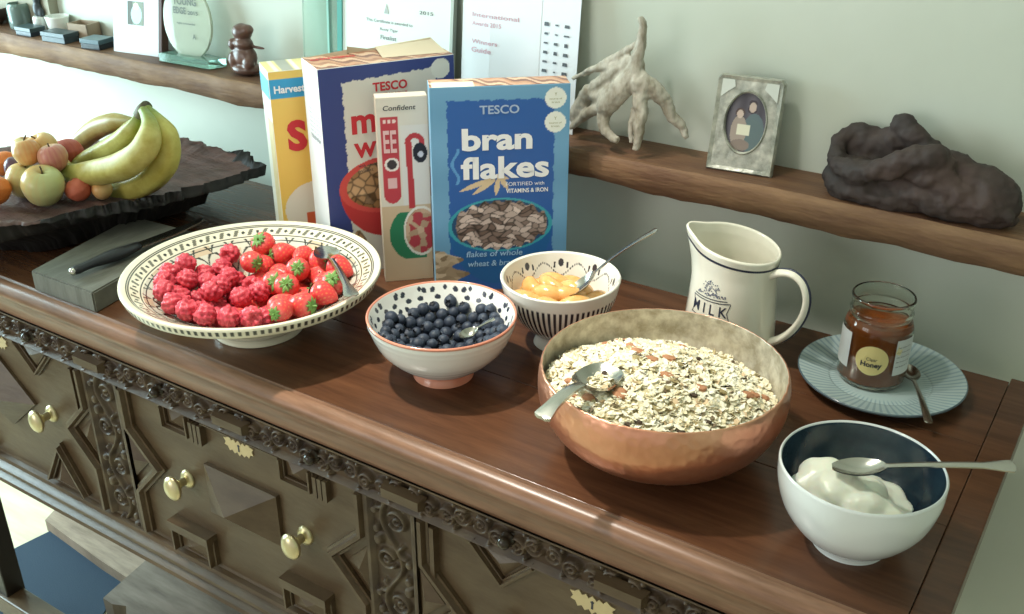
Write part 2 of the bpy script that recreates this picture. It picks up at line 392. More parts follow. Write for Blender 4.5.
# things lying on the floor under the sideboard
c = [PZ(*p, .004) for p in ((52, 530), (127, 577), (60, 680), (-60, 585))]
m = MB(); m.poly([(p[0], p[1]) for p in c], .004, 'z', 0.0003); o = m.build('floor_mat', mat('slate_blue_mat', '293a4b', .8, bump=.4, bscale=400), None)
tag(o, 'dark slate blue mat lying on the floor under the sideboard', 'mat')
def plank(pts, z, th, label, mm):
    c = [PZ(*p, z) for p in pts]; mb = MB(); mb.poly([(p[0], p[1]) for p in c], -th, 'z', z)
    return tag(mb.build('wooden_board', mm, None), label, 'board')
plank([(45, 520), (58, 506), (110, 500), (190, 560), (150, 575), (126, 577), (100, 560)], .03, .029, 'long pinkish grey weathered board at the far edge of the blue mat', mat('weathered_board', 'a08c7a', .7, var='7a6859', vscale=8, stretch=(1, 6, 1), detail=7))
plank([(146, 560), (103, 598), (112, 604), (126, 606), (127, 640), (300, 660), (260, 600)], .075, .073, 'broad cracked grey brown board with an uneven front edge under the middle drawer', mat('cracked_board', '83766a', .7, var='5f5348', vscale=6, stretch=(1, 6, 1), detail=8))

# ---------------------------------------------------------------- wall shelf
n = 220; xs = np.linspace(-2.35, .45, n); rows = []
for x in xs:
    a = noise.fractal(Vector((x * 5, 0, 0)), .8, 2, 4) * .007; b = noise.fractal(Vector((x * 6, 7, 0)), .8, 2, 4) * .008
    yf = -.032 + a; zt = 1.03
    col = []
    rows.append([(x, WY, zt), (x, .0, zt), (x, yf + .004, zt), (x, yf, zt - .003), (x, yf - .001 + b * .3, zt - .014), (x, yf + .002 - b * .3, zt - .026), (x, yf + .006 + b * .5, .990 + b * .5), (x, .0, .988), (x, WY, .988)])
P = np.array(rows); sh = thing('wall_shelf', 'long rough waney edged wooden shelf fixed along the wall above the sideboard', 'shelf', (0, 0, 0))
MB().grid(P[:, :3]).build('shelf_top', shelf_m, sh, fixn=False)
MB().grid(P[:, 2:]).build('waney_edge', shelf_front_m, sh, smooth=True, fixn=False)
SZ = 1.03

# ---------------------------------------------------------------- cereal boxes
def carton(name, label, o, ang, w, d, h, sidecol, topcol, art, res=.0012, lean=0):
    t = thing(name, label, 'box', (o[0], o[1], TZ), ang)
    m = MB(); m.box(0, w, 0, d, 0, h, sidecol, bev=.0006); m.build('carton', paper_m, t)
    nx = int(w / res) + 1; nz = int(h / res) + 1
    X, Z = np.meshgrid(np.linspace(.0005, w - .0005, nx), np.linspace(.0005, h - .0005, nz), indexing='ij')
    MB().grid(np.stack([X, 0 * X - .0003, Z], -1), art(X, Z)).build('front_print', paper_m, t, fixn=False)
    nx = int(w / .002); ny = int(d / .002)
    X, Y = np.meshgrid(np.linspace(.0005, w - .0005, nx), np.linspace(.0005, d - .0005, ny), indexing='ij')
    MB().grid(np.stack([X, Y, 0 * X + h + .0003], -1), topcol(X, Y)).build('top_flap', paper_m, t, fixn=False)
    return t
def H(s): return np.array(hexc(s))
def rag(X, Z, f=300., a=.0015): return a * .5 * (np.sin(X * f) + np.sin(X * f * 2.3 + 1) * .6 + np.sin(X * f * 5.1) * .3)
def mask(img, M, c): img[M] = c
def stripes(X, Y, cols, ang=.5, f=90):
    k = (np.floor((X * math.cos(ang) + Y * 2.5 * math.sin(ang)) * f + np.sin(X * 190) * .7)).astype(int) % len(cols)
    return np.array([H(c) for c in cols])[k]
def vor(X, Z, s, seed=1):
    r = np.random.default_rng(seed); gx = np.floor(X / s).astype(int); gz = np.floor(Z / s).astype(int); J = r.random((64, 64, 3))
    best = np.full(X.shape, 9.); sec = np.full(X.shape, 9.); val = np.zeros(X.shape)
    for i in (-1, 0, 1):
        for j in (-1, 0, 1):
            q = J[(gx + i) % 64, (gz + j) % 64]; d = np.hypot(X / s - gx - i - q[..., 0], Z / s - gz - j - q[..., 1])
            up = d < best; sec = np.where(up, best, np.minimum(sec, d)); val = np.where(up, q[..., 2], val); best = np.where(up, d, best)
    return best, sec - best, val
def art_bran(X, Z):  # packet art and lettering positions converted beforehand from image pixels to box coordinates
    I = np.zeros(X.shape + (3,)); I[:] = H('6fa3c8')
    I += (np.sin(Z * 70)[..., None] * .02)
    M = (X > .021 + rag(Z, X)) & (X < .157 + rag(Z, X, 250)) & (Z < .262 + rag(X, Z)); mask(I, M, H('2f60a8'))
    cx, cz, a, b = .0875, .094, .069, .038
    e = ((X - cx) / a) ** 2 + ((Z - cz) / b) ** 2
    mask(I, (np.abs(X - cx) < a * np.sqrt(np.clip(1 - ((cz - Z) / .085) ** 2, 0, 1))) & (Z < cz), H('2463a0'))
    mask(I, e < 1.0, H('3f9fb0')); mask(I, e < .86, H('274d72'))
    d, g, v = vor(X + .5 + .003 * np.sin(Z * 260), Z * 1.9 + .5 + .004 * np.sin(X * 230), .012, 3)
    fl = H('a8948b') + (v[..., None] - .5) * .45; fl = fl * np.clip(.35 + g * 3.2 * (.6 + v), 0, 1)[..., None]
    M = (e < .80 + .1 * np.sin(X * 400)) & (Z < cz + .034); I[M] = fl[M]
    # wheat ears in the lower left corner
    M = (X < .045 - Z * .35 + .01 * np.sin(Z * 300)) & (Z < .062 - X * .2); f2 = H('a99880') + (v[..., None] - .5) * .3; I[M] = f2[M]
    for ax, az, bx, bz in ((.075, .158, .035, .143), (.08, .157, .052, .138), (.085, .158, .082, .136), (.088, .16, .098, .143), (.08, .163, .098, .158)):
        t = np.clip(((X - ax) * (bx - ax) + (Z - az) * (bz - az)) / ((bx - ax) ** 2 + (bz - az) ** 2), 0, 1)
        dd = np.hypot(X - ax - t * (bx - ax), Z - az - t * (bz - az)); mask(I, dd < .0035 * np.sin(np.pi * np.clip(t * .8 + .15, 0, 1)), H('d9c3a0'))
    dd = np.abs(X - .030 - .004 * np.sin((Z - .15) * 160)); mask(I, (dd < .002) & (Z > .152) & (Z < .20), H('5f9bd0'))
    for cz2 in (.262, .231): mask(I, np.hypot(X - .158, Z - cz2) < .0135, H('eef2ea'))
    return np.clip(I, 0, 1)
def bran_top(X, Y):
    c = stripes(X, Y, ['b98a6c', '7c5546', 'd9b79a', '8d6350', 'c79f82']); c[(X < .055) & (Y < .025) & (X > .004)] = H('f1e6c8'); return c
BA = math.atan2(.115, .135)
t = carton('cereal_box', 'blue bran flakes cereal box standing in front of the other packets', (-.721, -.186), BA, .1765, .038, .2795, hexc('7fb0cf'), bran_top, art_bran)
fn = lambda x, z: (x, -.0007, z)
L = lambda s, x, z, wd, ht, mm=white_ink, **k: lettering(s, mm, t, fn, x, z, wd, ht, **k)
L('bran', .039, .1985, .090, .028, bold=.035); L('flakes', .037, .1600, .114, .029, bold=.03)
L('TESCO', .062, .2445, .050, .011, mat('pale_blue_ink', 'a8bcd8', .6), bold=.02); 
L('FORTIFIED with', .095, .148, .050, .0052); L('VITAMINS & IRON', .095, .1385, .055, .0058, bold=.02)
L('flakes of whole', .042, .050, .075, .0085, mat('sky_ink', '9fc6e4', .6), bold=.01, shear=.15); L('wheat & bran', .044, .036, .062, .0085, MATS['sky_ink'], bold=.01, shear=.15)
for cz in (.262, .231): L('Y', .1565, cz + .003, .003, .004, mat('olive_ink', '8b8a4a', .6)); L('source of', .150, cz - .002, .016, .0022, MATS['olive_ink']); L('iron', .153, cz - .0065, .010, .0025, MATS['olive_ink'])

def art_mw(X, Z):
    I = np.zeros(X.shape + (3,)); I[:] = H('3b4886')
    M = (X > .031 + rag(Z, X)) & (X < .160) & (Z < .270 + rag(X, Z) + (X - .03) * .05); mask(I, M, H('dcdad2'))
    I[M] += (np.clip(.09 - Z[M], 0, 1) * -.4)[:, None] * 0
    cx, cz, a, b = .085, .125, .068, .040
    e = ((X - cx) / a) ** 2 + ((Z - cz) / b) ** 2
    mask(I, (np.abs(X - cx) < a * np.sqrt(np.clip(1 - ((cz - Z) / .075) ** 2, 0, 1))) & (Z < cz), H('c03a3c'))
    mask(I, e < 1, H('d2514c')); d, g, v = vor(X + .3, Z + .3, .012, 5)
    fl = (H('b58f66') + (v[..., None] - .5) * .3) * np.clip(.5 + g * 2, 0, 1)[..., None]; M = e < .72; I[M] = fl[M]
    M = (Z < .055 + .01 * np.sin(X * 200)) & (X < .05); I[M] = fl[M]
    mask(I, np.hypot(X - .168, Z - .274) < .0135, H('e6e6de'))
    return np.clip(I, 0, 1)
def mw_top(X, Y): return stripes(X, Y, ['b48a6e', '7f5a4a', 'cba98e', '9a7058'], .45, 80)
MA = math.radians(59.5)
t = carton('cereal_box', 'dark blue and white wheat cereal box with red lettering, second from the left', (-.866, -.227), MA, .188, .070, .2905, hexc('dfe4e4'), mw_top, art_mw)
L('m', .040, .2015, .034, .035, red_ink, bold=.03); L('w', .041, .168, .032, .030, red_ink, bold=.02); L('ini', .077, .2015, .04, .030, red_ink, bold=.03); L('heats', .076, .168, .06, .022, red_ink, bold=.025)
L('TESCO', .072, .254, .048, .0115, red_ink, bold=.03); L('EVERYDAY VALUE', .072, .247, .048, .0038, red_ink)
L('with whole', .046, .154, .025, .004, ink); L('wheat', .046, .147, .02, .0045, ink)
lettering('CHANGING', red_ink, t, lambda x, z: (x, z, .2912), .006, .045, .06, .008, bold=.03)
m = MB(); ff = [(.004, .068, .2905), (.06, .06, .297), (.062, .066, .300), (.09, .068, .2935), (.12, .06, .297), (.178, .058, .3015), (.183, .068, .2905)]
m.add(ff + [(x, y + .0, .2900) for x, y, z in ff], [(i, i + 1, i + 8, i + 7) for i in range(6)]); m.add([(.095, .02, .2912), (.183, .012, .2912), (.181, .064, .301), (.10, .064, .296)], [(0, 1, 2, 3)], hexc('c9b79c'))
m.build('lid_flap', mat('bare_card', 'c9bda4', .7), t)
# left side print
m = MB(); 
lettering('Nutrition', ink, t, lambda x, z: (-.0006, .058 - x, z), .01, .19, .04, .006)
for k in range(7): lettering('typical value', mat('grey_ink', '9a9c9c', .6), t, lambda x, z: (-.0006, .058 - x, z), .008, .23 - k * .006, .044, .003)

def art_slim(X, Z):
    I = np.zeros(X.shape + (3,)); I[:] = H('d8d2c4')
    mask(I, Z < .11, H('cbb394')); mask(I, (Z < .22) & (Z > .11) & (X > .03), H('d9d6cf'))
    mask(I, (X > .005) & (X < .027) & (Z > .125) & (Z < .232), H('b9404a'))
    mask(I, (np.hypot(X - .016, Z - .125) < .011), H('b9404a')); mask(I, np.hypot(X - .017, Z - .168) < .0095, H('e4dcd6')); mask(I, np.hypot(X - .017, Z - .168) < .0065, H('3a3438'))
    mask(I, (np.abs(X - .017) < .006) & (Z > .135) & (Z < .15), H('dcb4b4'))
    for k in range(3): mask(I, (np.hypot(X - .010 - k * .006, Z - .226) < .0024), H('e8cfc8'))
    # ladle
    xx = .036 + .016 * np.clip((Z - .10) / .10, 0, 1) * 0; cz = np.clip(Z, .105, .19)
    mask(I, (np.abs(X - (.0405 - .05 * (Z - .15) * .4)) < .004) & (Z > .105) & (Z < .197), H('b53a40'))
    a = np.hypot((X - .048), (Z - .196)); mask(I, (np.abs(a - .0095) < .0035) & (Z > .19), H('b53a40')); mask(I, np.hypot((X - .0545) / .9, (Z - .182) / 1.3) < .0105, H('20222c')); mask(I, np.hypot((X - .055), (Z - .18)) < .004, H('c9ccd6'))
    # green tub
    e = ((X - .052) / .024) ** 2 + ((Z - .072) / .036) ** 2; mask(I, (X > .008) & (X < .058) & (Z > .032) & (Z < .10 ) & (((X - .045) / .036) ** 2 + ((Z - .068) / .04) ** 2 < 1), H('2d7a56'))
    mask(I, e < 1, H('e2ddd2')); d, g, v = vor(X + .2, Z + .2, .009, 9); fl = np.where(v[..., None] > .72, H('b04048'), H('c9a98c') + (v[..., None] - .5) * .2); M = e < .8; I[M] = fl[M]
    return np.clip(I, 0, 1)
t = carton('ice_cream_packet', 'slim cream and red packet with a green tub picture beside the bran flakes', (-.799, -.197), math.radians(45), .0665, .022, .257, hexc('cfc6b4'), lambda X, Y: X[..., None] * 0 + H('d8d2c4'), art_slim)
L('Confident', .009, .2405, .042, .0065, ink, bold=.01, shear=.15); L('EE', .0075, .185, .017, .03, mat('pink_ink', 'dfb8b6', .6), bold=.02)
def art_yel(X, Z):
    I = np.zeros(X.shape + (3,)); I[:] = H('ecc25e'); I += (np.clip(Z - .1, 0, 1)[..., None] * np.array([.0, .15, .3]))
    mask(I, (Z < .2585) & (Z > .232), H('3d9fd0')); e = ((X - .05) / .045) ** 2 + ((Z - .07) / .04) ** 2
    I = np.where((e < 1)[..., None], H('e8dccb'), I); M = (Z < .065) & (X > .035) & (X < .06); I[M] = H('d9633f'); return np.clip(I, 0, 1)
def yel_top(X, Y):
    I = np.zeros(X.shape + (3,)); I[:] = H('e8dc9a'); mask(I, (X > .02) & (X < .035), H('a8aaa0')); mask(I, (X > .010) & (X < .015), H('f2eeda')); mask(I, (X > .038) & (X < .044), H('f4f2e4')); return I
t = carton('cereal_box', 'yellow cereal box with blue band and red lettering, leftmost of the packets', (-.97, -.212), math.radians(56), .165, .060, .2695, hexc('e9ecdf'), yel_top, art_yel)
L('Harvest', .006, .240, .042, .010, bold=.03); L('S', .018, .160, .027, .040, red_ink, bold=.05); L('hredded', .05, .160, .10, .036, red_ink, bold=.04)
m = MB(); m.box(-.0006, 0, .002, .058, .232, .258, hexc('5fb6d8')); m.box(-.0006, 0, .002, .03, .02, .20, hexc('e0d6a8')); m.build('side_print', paper_m, t)

# ---------------------------------------------------------------- bowls
def ss(a, b, x): t = np.clip((x - a) / (b - a), 0, 1); return t * t * (3 - 2 * t)
def dense(prof, k=6):
    """Catmull-Rom densify"""
    p = np.array(prof, float); out = []
    for i in range(len(p) - 1):
        a, b, c, d = p[max(i - 1, 0)], p[i], p[i + 1], p[min(i + 2, len(p) - 1)]
        for t in np.linspace(0, 1, k, endpoint=False):
            out.append(.5 * ((2 * b) + (-a + c) * t + (2 * a - 5 * b + 4 * c - d) * t ** 2 + (-a + 3 * b - 3 * c + d) * t ** 3))
    out.append(p[-1]); return np.array(out)
def zin(prof):  # inner profile (r increasing) -> height function
    p = np.array(sorted([tuple(q) for q in prof])); return lambda r: np.interp(r, p[:, 0], p[:, 1])
def settle(P, R, floor_h, rmax, it=260, g=.0006, seed=3):
    P = np.array(P, float); n = len(P); R = np.array(R, float); rr = R[:, None] + R[None]
    for k in range(it):
        P[:, 2] -= g * (1 - k / it) + .00005
        for _ in range(2):
            D = P[:, None] - P[None]; d = np.linalg.norm(D, axis=2) + np.eye(n); ov = np.clip(rr * .93 - d, 0, None); np.fill_diagonal(ov, 0)
            P += (D / d[..., None] * (ov * .32)[..., None]).sum(1)
            r = np.hypot(P[:, 0], P[:, 1]); f = np.clip((rmax - R * .8) / np.maximum(r, 1e-6), None, 1); P[:, 0] *= f; P[:, 1] *= f; r = np.hypot(P[:, 0], P[:, 1])
            h = floor_h(r) + R * 1.05 + .3 * R * np.clip(r / rmax, 0, 1); P[:, 2] = np.maximum(P[:, 2], h)
    return P
BOW = {}
# strawberry dish
SC_ = (-.849, -.387); 
t = thing('patterned_dish', 'large round dish with black and cream glazed pattern holding the red berries', 'bowl', (SC_[0], SC_[1], TZ + .0004))
inner = dense([(.0005, .016), (.03, .0165), (.06, .022), (.09, .038), (.112, .055), (.126, .064), (.130, .067)], 18)
rim = dense([(.130, .067), (.140, .073), (.150, .0785), (.156, .080), (.1575, .077)], 14)
outer = dense([(.1575, .077), (.154, .068), (.147, .063), (.12, .052), (.085, .028), (.060, .012), (.056, .006), (.056, 0), (.05, 0), (.048, .006), (.0005, .010)], 6)
pr_ = np.concatenate([inner, rim[1:], outer[1:]]); ni = len(inner); nr = ni + len(rim) - 1
def dish_col(T, I, R, Z):
    c = np.zeros(T.shape + (3,)); c[:] = H('e4dfc8'); dk = H('3a3d38')
    top = I < nr
    # net pattern on the inner wall
    a = T * 30 / (2 * np.pi); s = (R - .045) / .0150
    f = np.abs(((a + np.floor(s) * .5) % 1) - .5); net = np.abs((s % 1) - (1 - (2 * f) ** 2 * .9)) < .13
    inn = (I < ni) & (R > .05)
    fill = ((np.floor(a + np.floor(s) * .5) + np.floor(s)) % 3 == 0); c[inn & fill] = H('c9b79c'); c[inn & ~fill] = H('cfcfbf')
    c[inn & net] = dk
    for r0, w in ((.1265, .0007), (.1325, .0006), (.1455, .0006), (.148, .0006)): c[top & (np.abs(R - r0) < w)] = dk
    b = T * 46 / (2 * np.pi)
    c[top & (R > .1345) & (R < .1435) & (np.abs((b % 1) - .5 + (R - .139) * 25) < .14)] = H('6b6a5c')
    c[top & (R > .1345) & (R < .1435) & (np.hypot(((b + .5) % 1 - .5) * .018, R - .139) < .0022)] = dk
    e = T * 120 / (2 * np.pi); out = (I >= nr - 8) & (Z > .064) & (R > .147) & (Z < .0775)
    c[out & (np.abs((e % 1) - .5) < .27) & (Z < .0765) & (Z > .070)] = dk
    return c
d = MB().lathe(pr_, 720, colf=dish_col).build('dish', pat_ceramic, t, smooth=True)
BOW['dish'] = (SC_, zin(inner))
# blueberry bowl
BC = (-.586, -.352)
t = thing('berry_bowl', 'white bowl with black flower pattern inside and orange rim holding blueberries', 'bowl', (BC[0], BC[1], TZ))
inner = dense([(.0005, .016), (.025, .017), (.045, .026), (.062, .042), (.074, .060), (.082, .078)], 26)
rim = dense([(.082, .078), (.0838, .0798), (.0855, .0785)], 4)
outer = dense([(.0855, .0785), (.0825, .066), (.074, .046), (.060, .030), (.045, .018), (.036, .013), (.033, .010), (.035, .003), (.035, 0), (.030, 0), (.028, .005), (.0005, .008)], 6)
pb = np.concatenate([inner, rim[1:], outer[1:]]); nbi = len(inner); nbr = nbi + len(rim) - 1
arc = np.concatenate([[0], np.cumsum(np.hypot(*np.diff(pb, axis=0).T))])
def blue_col(T, I, R, Z):
    c = np.zeros(T.shape + (3,)); c[:] = H('e9e9e4'); dk = H('2f3442'); s = arc[I]; top = I < nbi; smax = arc[nbi - 1]
    def fl(s0, n, r0, off, size):
        per = 2 * np.pi / n; k = np.round((T - off) / per); dx = (T - off - k * per) * R; dz = s - s0
        d = np.hypot(dx, dz); a = np.arctan2(dz, dx); kk = np.round(a / (np.pi / 3)) * (np.pi / 3)
        lx = dx * np.cos(kk) + dz * np.sin(kk); lz = -dx * np.sin(kk) + dz * np.cos(kk)
        return ((lx - r0) / (size * 1.25)) ** 2 + (lz / (size * .95)) ** 2 < 1
    M = top & (fl(smax - .0165, 13, .0105, 0, .0031) | fl(smax - .0475, 10, .0105, .16, .0031) | fl(smax - .078, 6, .010, .3, .003))
    per = 2 * np.pi / 16; k = np.round((T - per / 2) / per); M |= top & (np.hypot((T - per / 2 - k * per) * R, (s - smax + .005) * .7) < .0022)
    c[M] = dk
    c[(I >= nbi) & (I <= nbr)] = H('d08a72')
    c[(I > nbr) & (Z < .0125) & (R > .028)] = H('d9957c')
    return c
def ribs(T, I, R, Z): return np.where((I > nbr) & (Z > .014), .0006 * np.sin(Z * 900 + T * 0), 0)
MB().lathe(pb, 512, colf=blue_col, noise_f=ribs).build('bowl', pat_ceramic, t, smooth=True); BOW['blue'] = (BC, zin(inner))
# peach bowl
PC = (-.513, -.212)
t = thing('fruit_bowl', 'smaller striped white bowl behind the copper bowl holding peach slices', 'bowl', (PC[0], PC[1], TZ))
inner = dense([(.0005, .022), (.022, .023), (.040, .034), (.055, .052), (.0635, .072), (.068, .089)], 24)
rim = dense([(.069, .089), (.0708, .0902), (.0722, .0888)], 4)
outer = dense([(.0722, .0888), (.070, .078), (.0655, .060), (.055, .040), (.040, .024), (.030, .016), (.028, .010), (.031, .002), (.031, 0), (.027, 0), (.026, .006), (.0005, .009)], 8)
pp = np.concatenate([inner, rim[1:], outer[1:]]); npi = len(inner); npr = npi + len(rim) - 1; arp = np.concatenate([[0], np.cumsum(np.hypot(*np.diff(pp, axis=0).T))])
def peach_col(T, I, R, Z):
    c = np.zeros(T.shape + (3,)); c[:] = H('e8e6dc'); dk = H('35333a'); s = arp[I]; smax = arp[npi - 1]; top = I < npi
    per = 2 * np.pi / 9; k = np.round(T / per); dx = (T - k * per) * R; dz = s - (smax - .012)
    M = (dx / .0035) ** 2 + (dz / .005) ** 2 < 1
    sw = smax - .012 - .010 * np.cos((T - k * per) / per * 2 * np.pi) * -1 - .004
    bead = (np.abs(((T * 150 / (2 * np.pi)) % 1) - .5) < .3) & (np.abs(s - (smax - .020 + .008 * np.cos((T / per) * 2 * np.pi + np.pi))) < .0013)
    M |= bead | ((np.abs(np.abs(dx) - .008) < .0012) & (np.abs(dz + .003) < .004))
    c[M & top] = dk
    st = (np.abs(((T * 64 / (2 * np.pi)) % 1) - .5) < .26)
    c[(I > npr) & st & (Z < .074) & (Z > .020)] = dk
    c[(I > npr) & (np.abs(Z - .079) < .0006)] = H('8d8c86')
    return c
MB().lathe(pp, 640, colf=peach_col).build('bowl', pat_ceramic, t, smooth=True); BOW['peach'] = (PC, zin(inner))
# copper bowl
CC = (-.311, -.352)
t = thing('copper_bowl', 'large hammered copper bowl filled with muesli', 'bowl', (CC[0], CC[1], TZ))
inner = dense([(.0005, .0025), (.04, .004), (.075, .014), (.105, .036), (.120, .062), (.1225, .082), (.1205, .0995)], 8)
rim = dense([(.1205, .0995), (.1212, .1002), (.1225, .0995)], 2)
outer = dense([(.1225, .0995), (.1250, .083), (.1225, .060), (.107, .033), (.076, .011), (.045, .001), (.0005, 0)], 8)
def hammer(T, I, R, Z):
    d, g, v = vor(T * .12 + 1, Z * 1.2 + R * .6 + 1, .011, 4); return -.0006 * np.clip(g * 1.4, 0, 1) * (R > .03)
MB().lathe(np.concatenate([rim[1:], outer[1:]]), 360, noise_f=hammer).build('outer_shell', mat('hammered_copper', 'f0b394', .30, .9, var='dd9a7c', vscale=12, bump=.25, bscale=70), t, smooth=True)
MB().lathe(np.concatenate([inner, rim[1:2]]), 360, noise_f=hammer).build('inner_lining', mat('tinned_lining', 'ddd7c8', .38, .4, var='a89e8a', vscale=60, bump=.3, bscale=90), t, smooth=True)
# yogurt bowl
YC = (-.1, -.391)
t = thing('yogurt_bowl', 'round white bowl with dark navy inside holding yogurt', 'bowl', (YC[0], YC[1], TZ))
inner = dense([(.0005, .012), (.022, .013), (.042, .024), (.058, .042), (.066, .062), (.0685, .083)], 8)
rim = dense([(.0685, .083), (.0698, .0853), (.0713, .0835)], 4)
outer = dense([(.0713, .0835), (.0705, .065), (.064, .042), (.052, .023), (.040, .011), (.034, .006), (.033, .002), (.033, 0), (.029, 0), (.0005, .003)], 8)
MB().lathe(np.concatenate([rim[1:], outer[1:]]), 128).build('outer_shell', mat('cool_white_glaze', 'dfe3e2', .12, coat=.4), t, smooth=True)
MB().lathe(np.concatenate([inner, rim[1:2]]), 128).build('inner_glaze', navy_glaze, t, smooth=True)
# plate
PL = (-.154, -.099)
t = thing('side_plate', 'pale blue grey ribbed side plate under the honey jar', 'plate', (PL[0], PL[1], TZ))
prp = dense([(.0005, .006), (.05, .0065), (.058, .008), (.075, .0125), (.089, .0168), (.0915, .0172), (.0922, .0155), (.088, .0125), (.06, .003), (.05, 0), (.046, 0), (.044, .002), (.0005, .003)], 6)
def plcol(T, I, R, Z):
    c = np.zeros(T.shape + (3,)); c[:] = H('b0c2c2'); c[(np.abs(((T * 70 / (2 * np.pi)) % 1) - .5) < .14) & (R > .045)] = H('94a8ae'); c[R > .0908] = H('55656e'); return c
MB().lathe(prp, 560, colf=plcol).build('plate', pat_ceramic, t, smooth=True)

# ---------------------------------------------------------------- berries
def catmull_col(): pass
# raspberry
def make_raspberry():
    n = 46; pts = []
    for i in range(n):
        z = 1 - 2 * (i + .5) / n; a = i * 2.39996; r = math.sqrt(1 - z * z); pts.append(Vector((r * math.cos(a), r * math.sin(a), z)))
    def f(v):
        d = min((v - p).length for p in pts); b = math.sqrt(max(0, 1 - (d / .275) ** 2)); 
        k = .80 + .20 * b
        if v.z > .8: k *= 1 - .5 * (v.z - .8) / .2
        return k * (1 - .22 * max(0, -v.z))
    b = bmesh.new(); bmesh.ops.create_icosphere(b, subdivisions=4, radius=1)
    for q in b.verts: k = f(q.co.normalized()); q.co = Vector((q.co.x * k * .0140, q.co.y * k * .0140, q.co.z * k * .0165))
    return MB().bm(b)
rb_m = mat('raspberry_skin', 'd4505c', .4, var='bc3a4c', vscale=60, sss=.15)
sb_m = mat('strawberry_skin', vcol=True, rough=.3, sss=.1)
leaf_m = mat('strawberry_leaf', '6f9a4e', .5, var='4f7a38', vscale=80)
cup_m = mat('strawberry_calyx', 'a9b878', .5)
def make_strawberry(group, label):
    r = thing('strawberry', label, 'strawberry', (0, 0, 0), 0, group)
    n = 40; th = np.linspace(0, 2 * np.pi, 48, endpoint=False); s = np.linspace(0, 1, 34)
    T, S = np.meshgrid(th, s, indexing='ij'); rad = .0155 * np.sin(np.pi * np.clip(S, 0, 1) ** .72) ** .62 * (1 - .12 * S); z = .015 - .036 * S
    z[:, 0] = .0135
    k = np.floor(S * 10); seed = (np.abs(((T * 12 / (2 * np.pi) + (k % 2) * .5) % 1) - .5) < .10) & (np.abs((S * 10) % 1 - .5) < .2) & (S > .12) & (S < .95)
    rad = rad - seed * .0005
    c = np.zeros(T.shape + (3,)); c[:] = H('dc4446'); c[seed] = H('dd8a58'); top = np.clip(1 - S / .14, 0, 1)[..., None]; c = c * (1 - top * .7) + H('e0a08c') * top * .7
    MB().grid(np.stack([rad * np.cos(T), rad * np.sin(T), z], -1), c, True).build('fruit', sb_m, r, smooth=True)
    m = MB()
    for i in range(9):
        a = i * 2 * math.pi / 9 + random.uniform(-.15, .15); L_ = random.uniform(.009, .0125); ca, sa = math.cos(a), math.sin(a); V = []
        for j in range(5):
            q = j / 4; wd = .0024 * math.sin(math.pi * min(q * .8 + .2, 1)) ; x = q * L_; zz = .0150 + .0022 * math.sin(q * 2.6) - .002 * q
            V += [(x * ca - wd * sa, x * sa + wd * ca, zz), (x * ca, x * sa, zz + .0006), (x * ca + wd * sa, x * sa - wd * ca, zz)]
        m.add(V, [(j * 3 + k2, j * 3 + k2 + 1, j * 3 + k2 + 4, j * 3 + k2 + 3) for j in range(4) for k2 in range(2)])
    m.tube([(0, 0, .014), (.0005, 0, .018), (.002, 0, .021)], [.0016, .0012, .0010], 6)
    m.build('calyx', leaf_m, r, fixn=False)
    return r
(sx, sy), hfun = BOW['dish']
ras_px = [(173, 268), (190, 268), (211, 266), (168, 290), (188, 282), (205, 285), (226, 262), (240, 262), (226, 279), (240, 276), (255, 272), (250, 290), (190, 303), (210, 307), (228, 300), (232, 310), (243, 303), (256, 304), (178, 280), (198, 294), (215, 294), (236, 290), (176, 299), (222, 268), (246, 283), (248, 306), (200, 270), (262, 286), (215, 277), (186, 293)]
str_px = [(268, 244), (297, 249), (289, 262), (311, 265), (347, 269), (303, 279), (274, 290), (330, 285), (282, 304), (307, 297), (270, 274), (258, 262), (284, 276), (318, 274), (300, 262), (276, 262), (320, 292)]
A = []; K = []; 
for k, L_ in (('r', ras_px), ('s', str_px)):
    for u, v in L_:
        p = PZ(u, v - 1, TZ + .074); A.append((p[0] - sx, p[1] - sy, .075)); K.append(k)
for i in range(20):  # hidden lower layer
    a = random.uniform(0, 6.28); r = .085 * math.sqrt(random.random()); A.append((r * math.cos(a) - .01, r * math.sin(a) - .005, .045)); K.append('r' if math.cos(a) * .84 + math.sin(a) * .5 < 0 else 's')
Rr = [.0142 if k == 'r' else .0162 for k in K]
A = settle(A, Rr, hfun, .118, 200, .0006)
ras0 = None; st0 = None
RL = 'ripe raspberry in the pile on the left side of the patterned dish'
SL = 'ripe strawberry in the pile on the right side of the patterned dish'
for i, (p, k) in enumerate(zip(A, K)):
    if k == 'r':
        if ras0 is None:
            ras0 = o = make_raspberry().build('raspberry', rb_m, None, smooth=True); tag(o, RL, 'raspberry', 'raspberries in the patterned dish')
        else: o = ras0.copy(); COL.objects.link(o)
        o.rotation_euler = (random.uniform(-1.2, 1.2), random.uniform(-1.2, 1.2), random.uniform(0, 6))
    else:
        if st0 is None: st0 = o = make_strawberry('strawberries in the patterned dish', SL)
        else: o = copy_tree(st0)
        j = i - len(ras_px)
        o.rotation_euler = (random.uniform(1.2, 1.9), 0, random.uniform(0, 6.28)); sc = random.uniform(.92, 1.12); o.scale = (sc,) * 3
        if j in (0, 2, 7, 10, 12): o.rotation_euler = (random.uniform(.7, 1.0), 0, random.uniform(.2, .9))   # calyx towards the front
    o.location = (sx + p[0], sy + p[1], TZ + p[2])
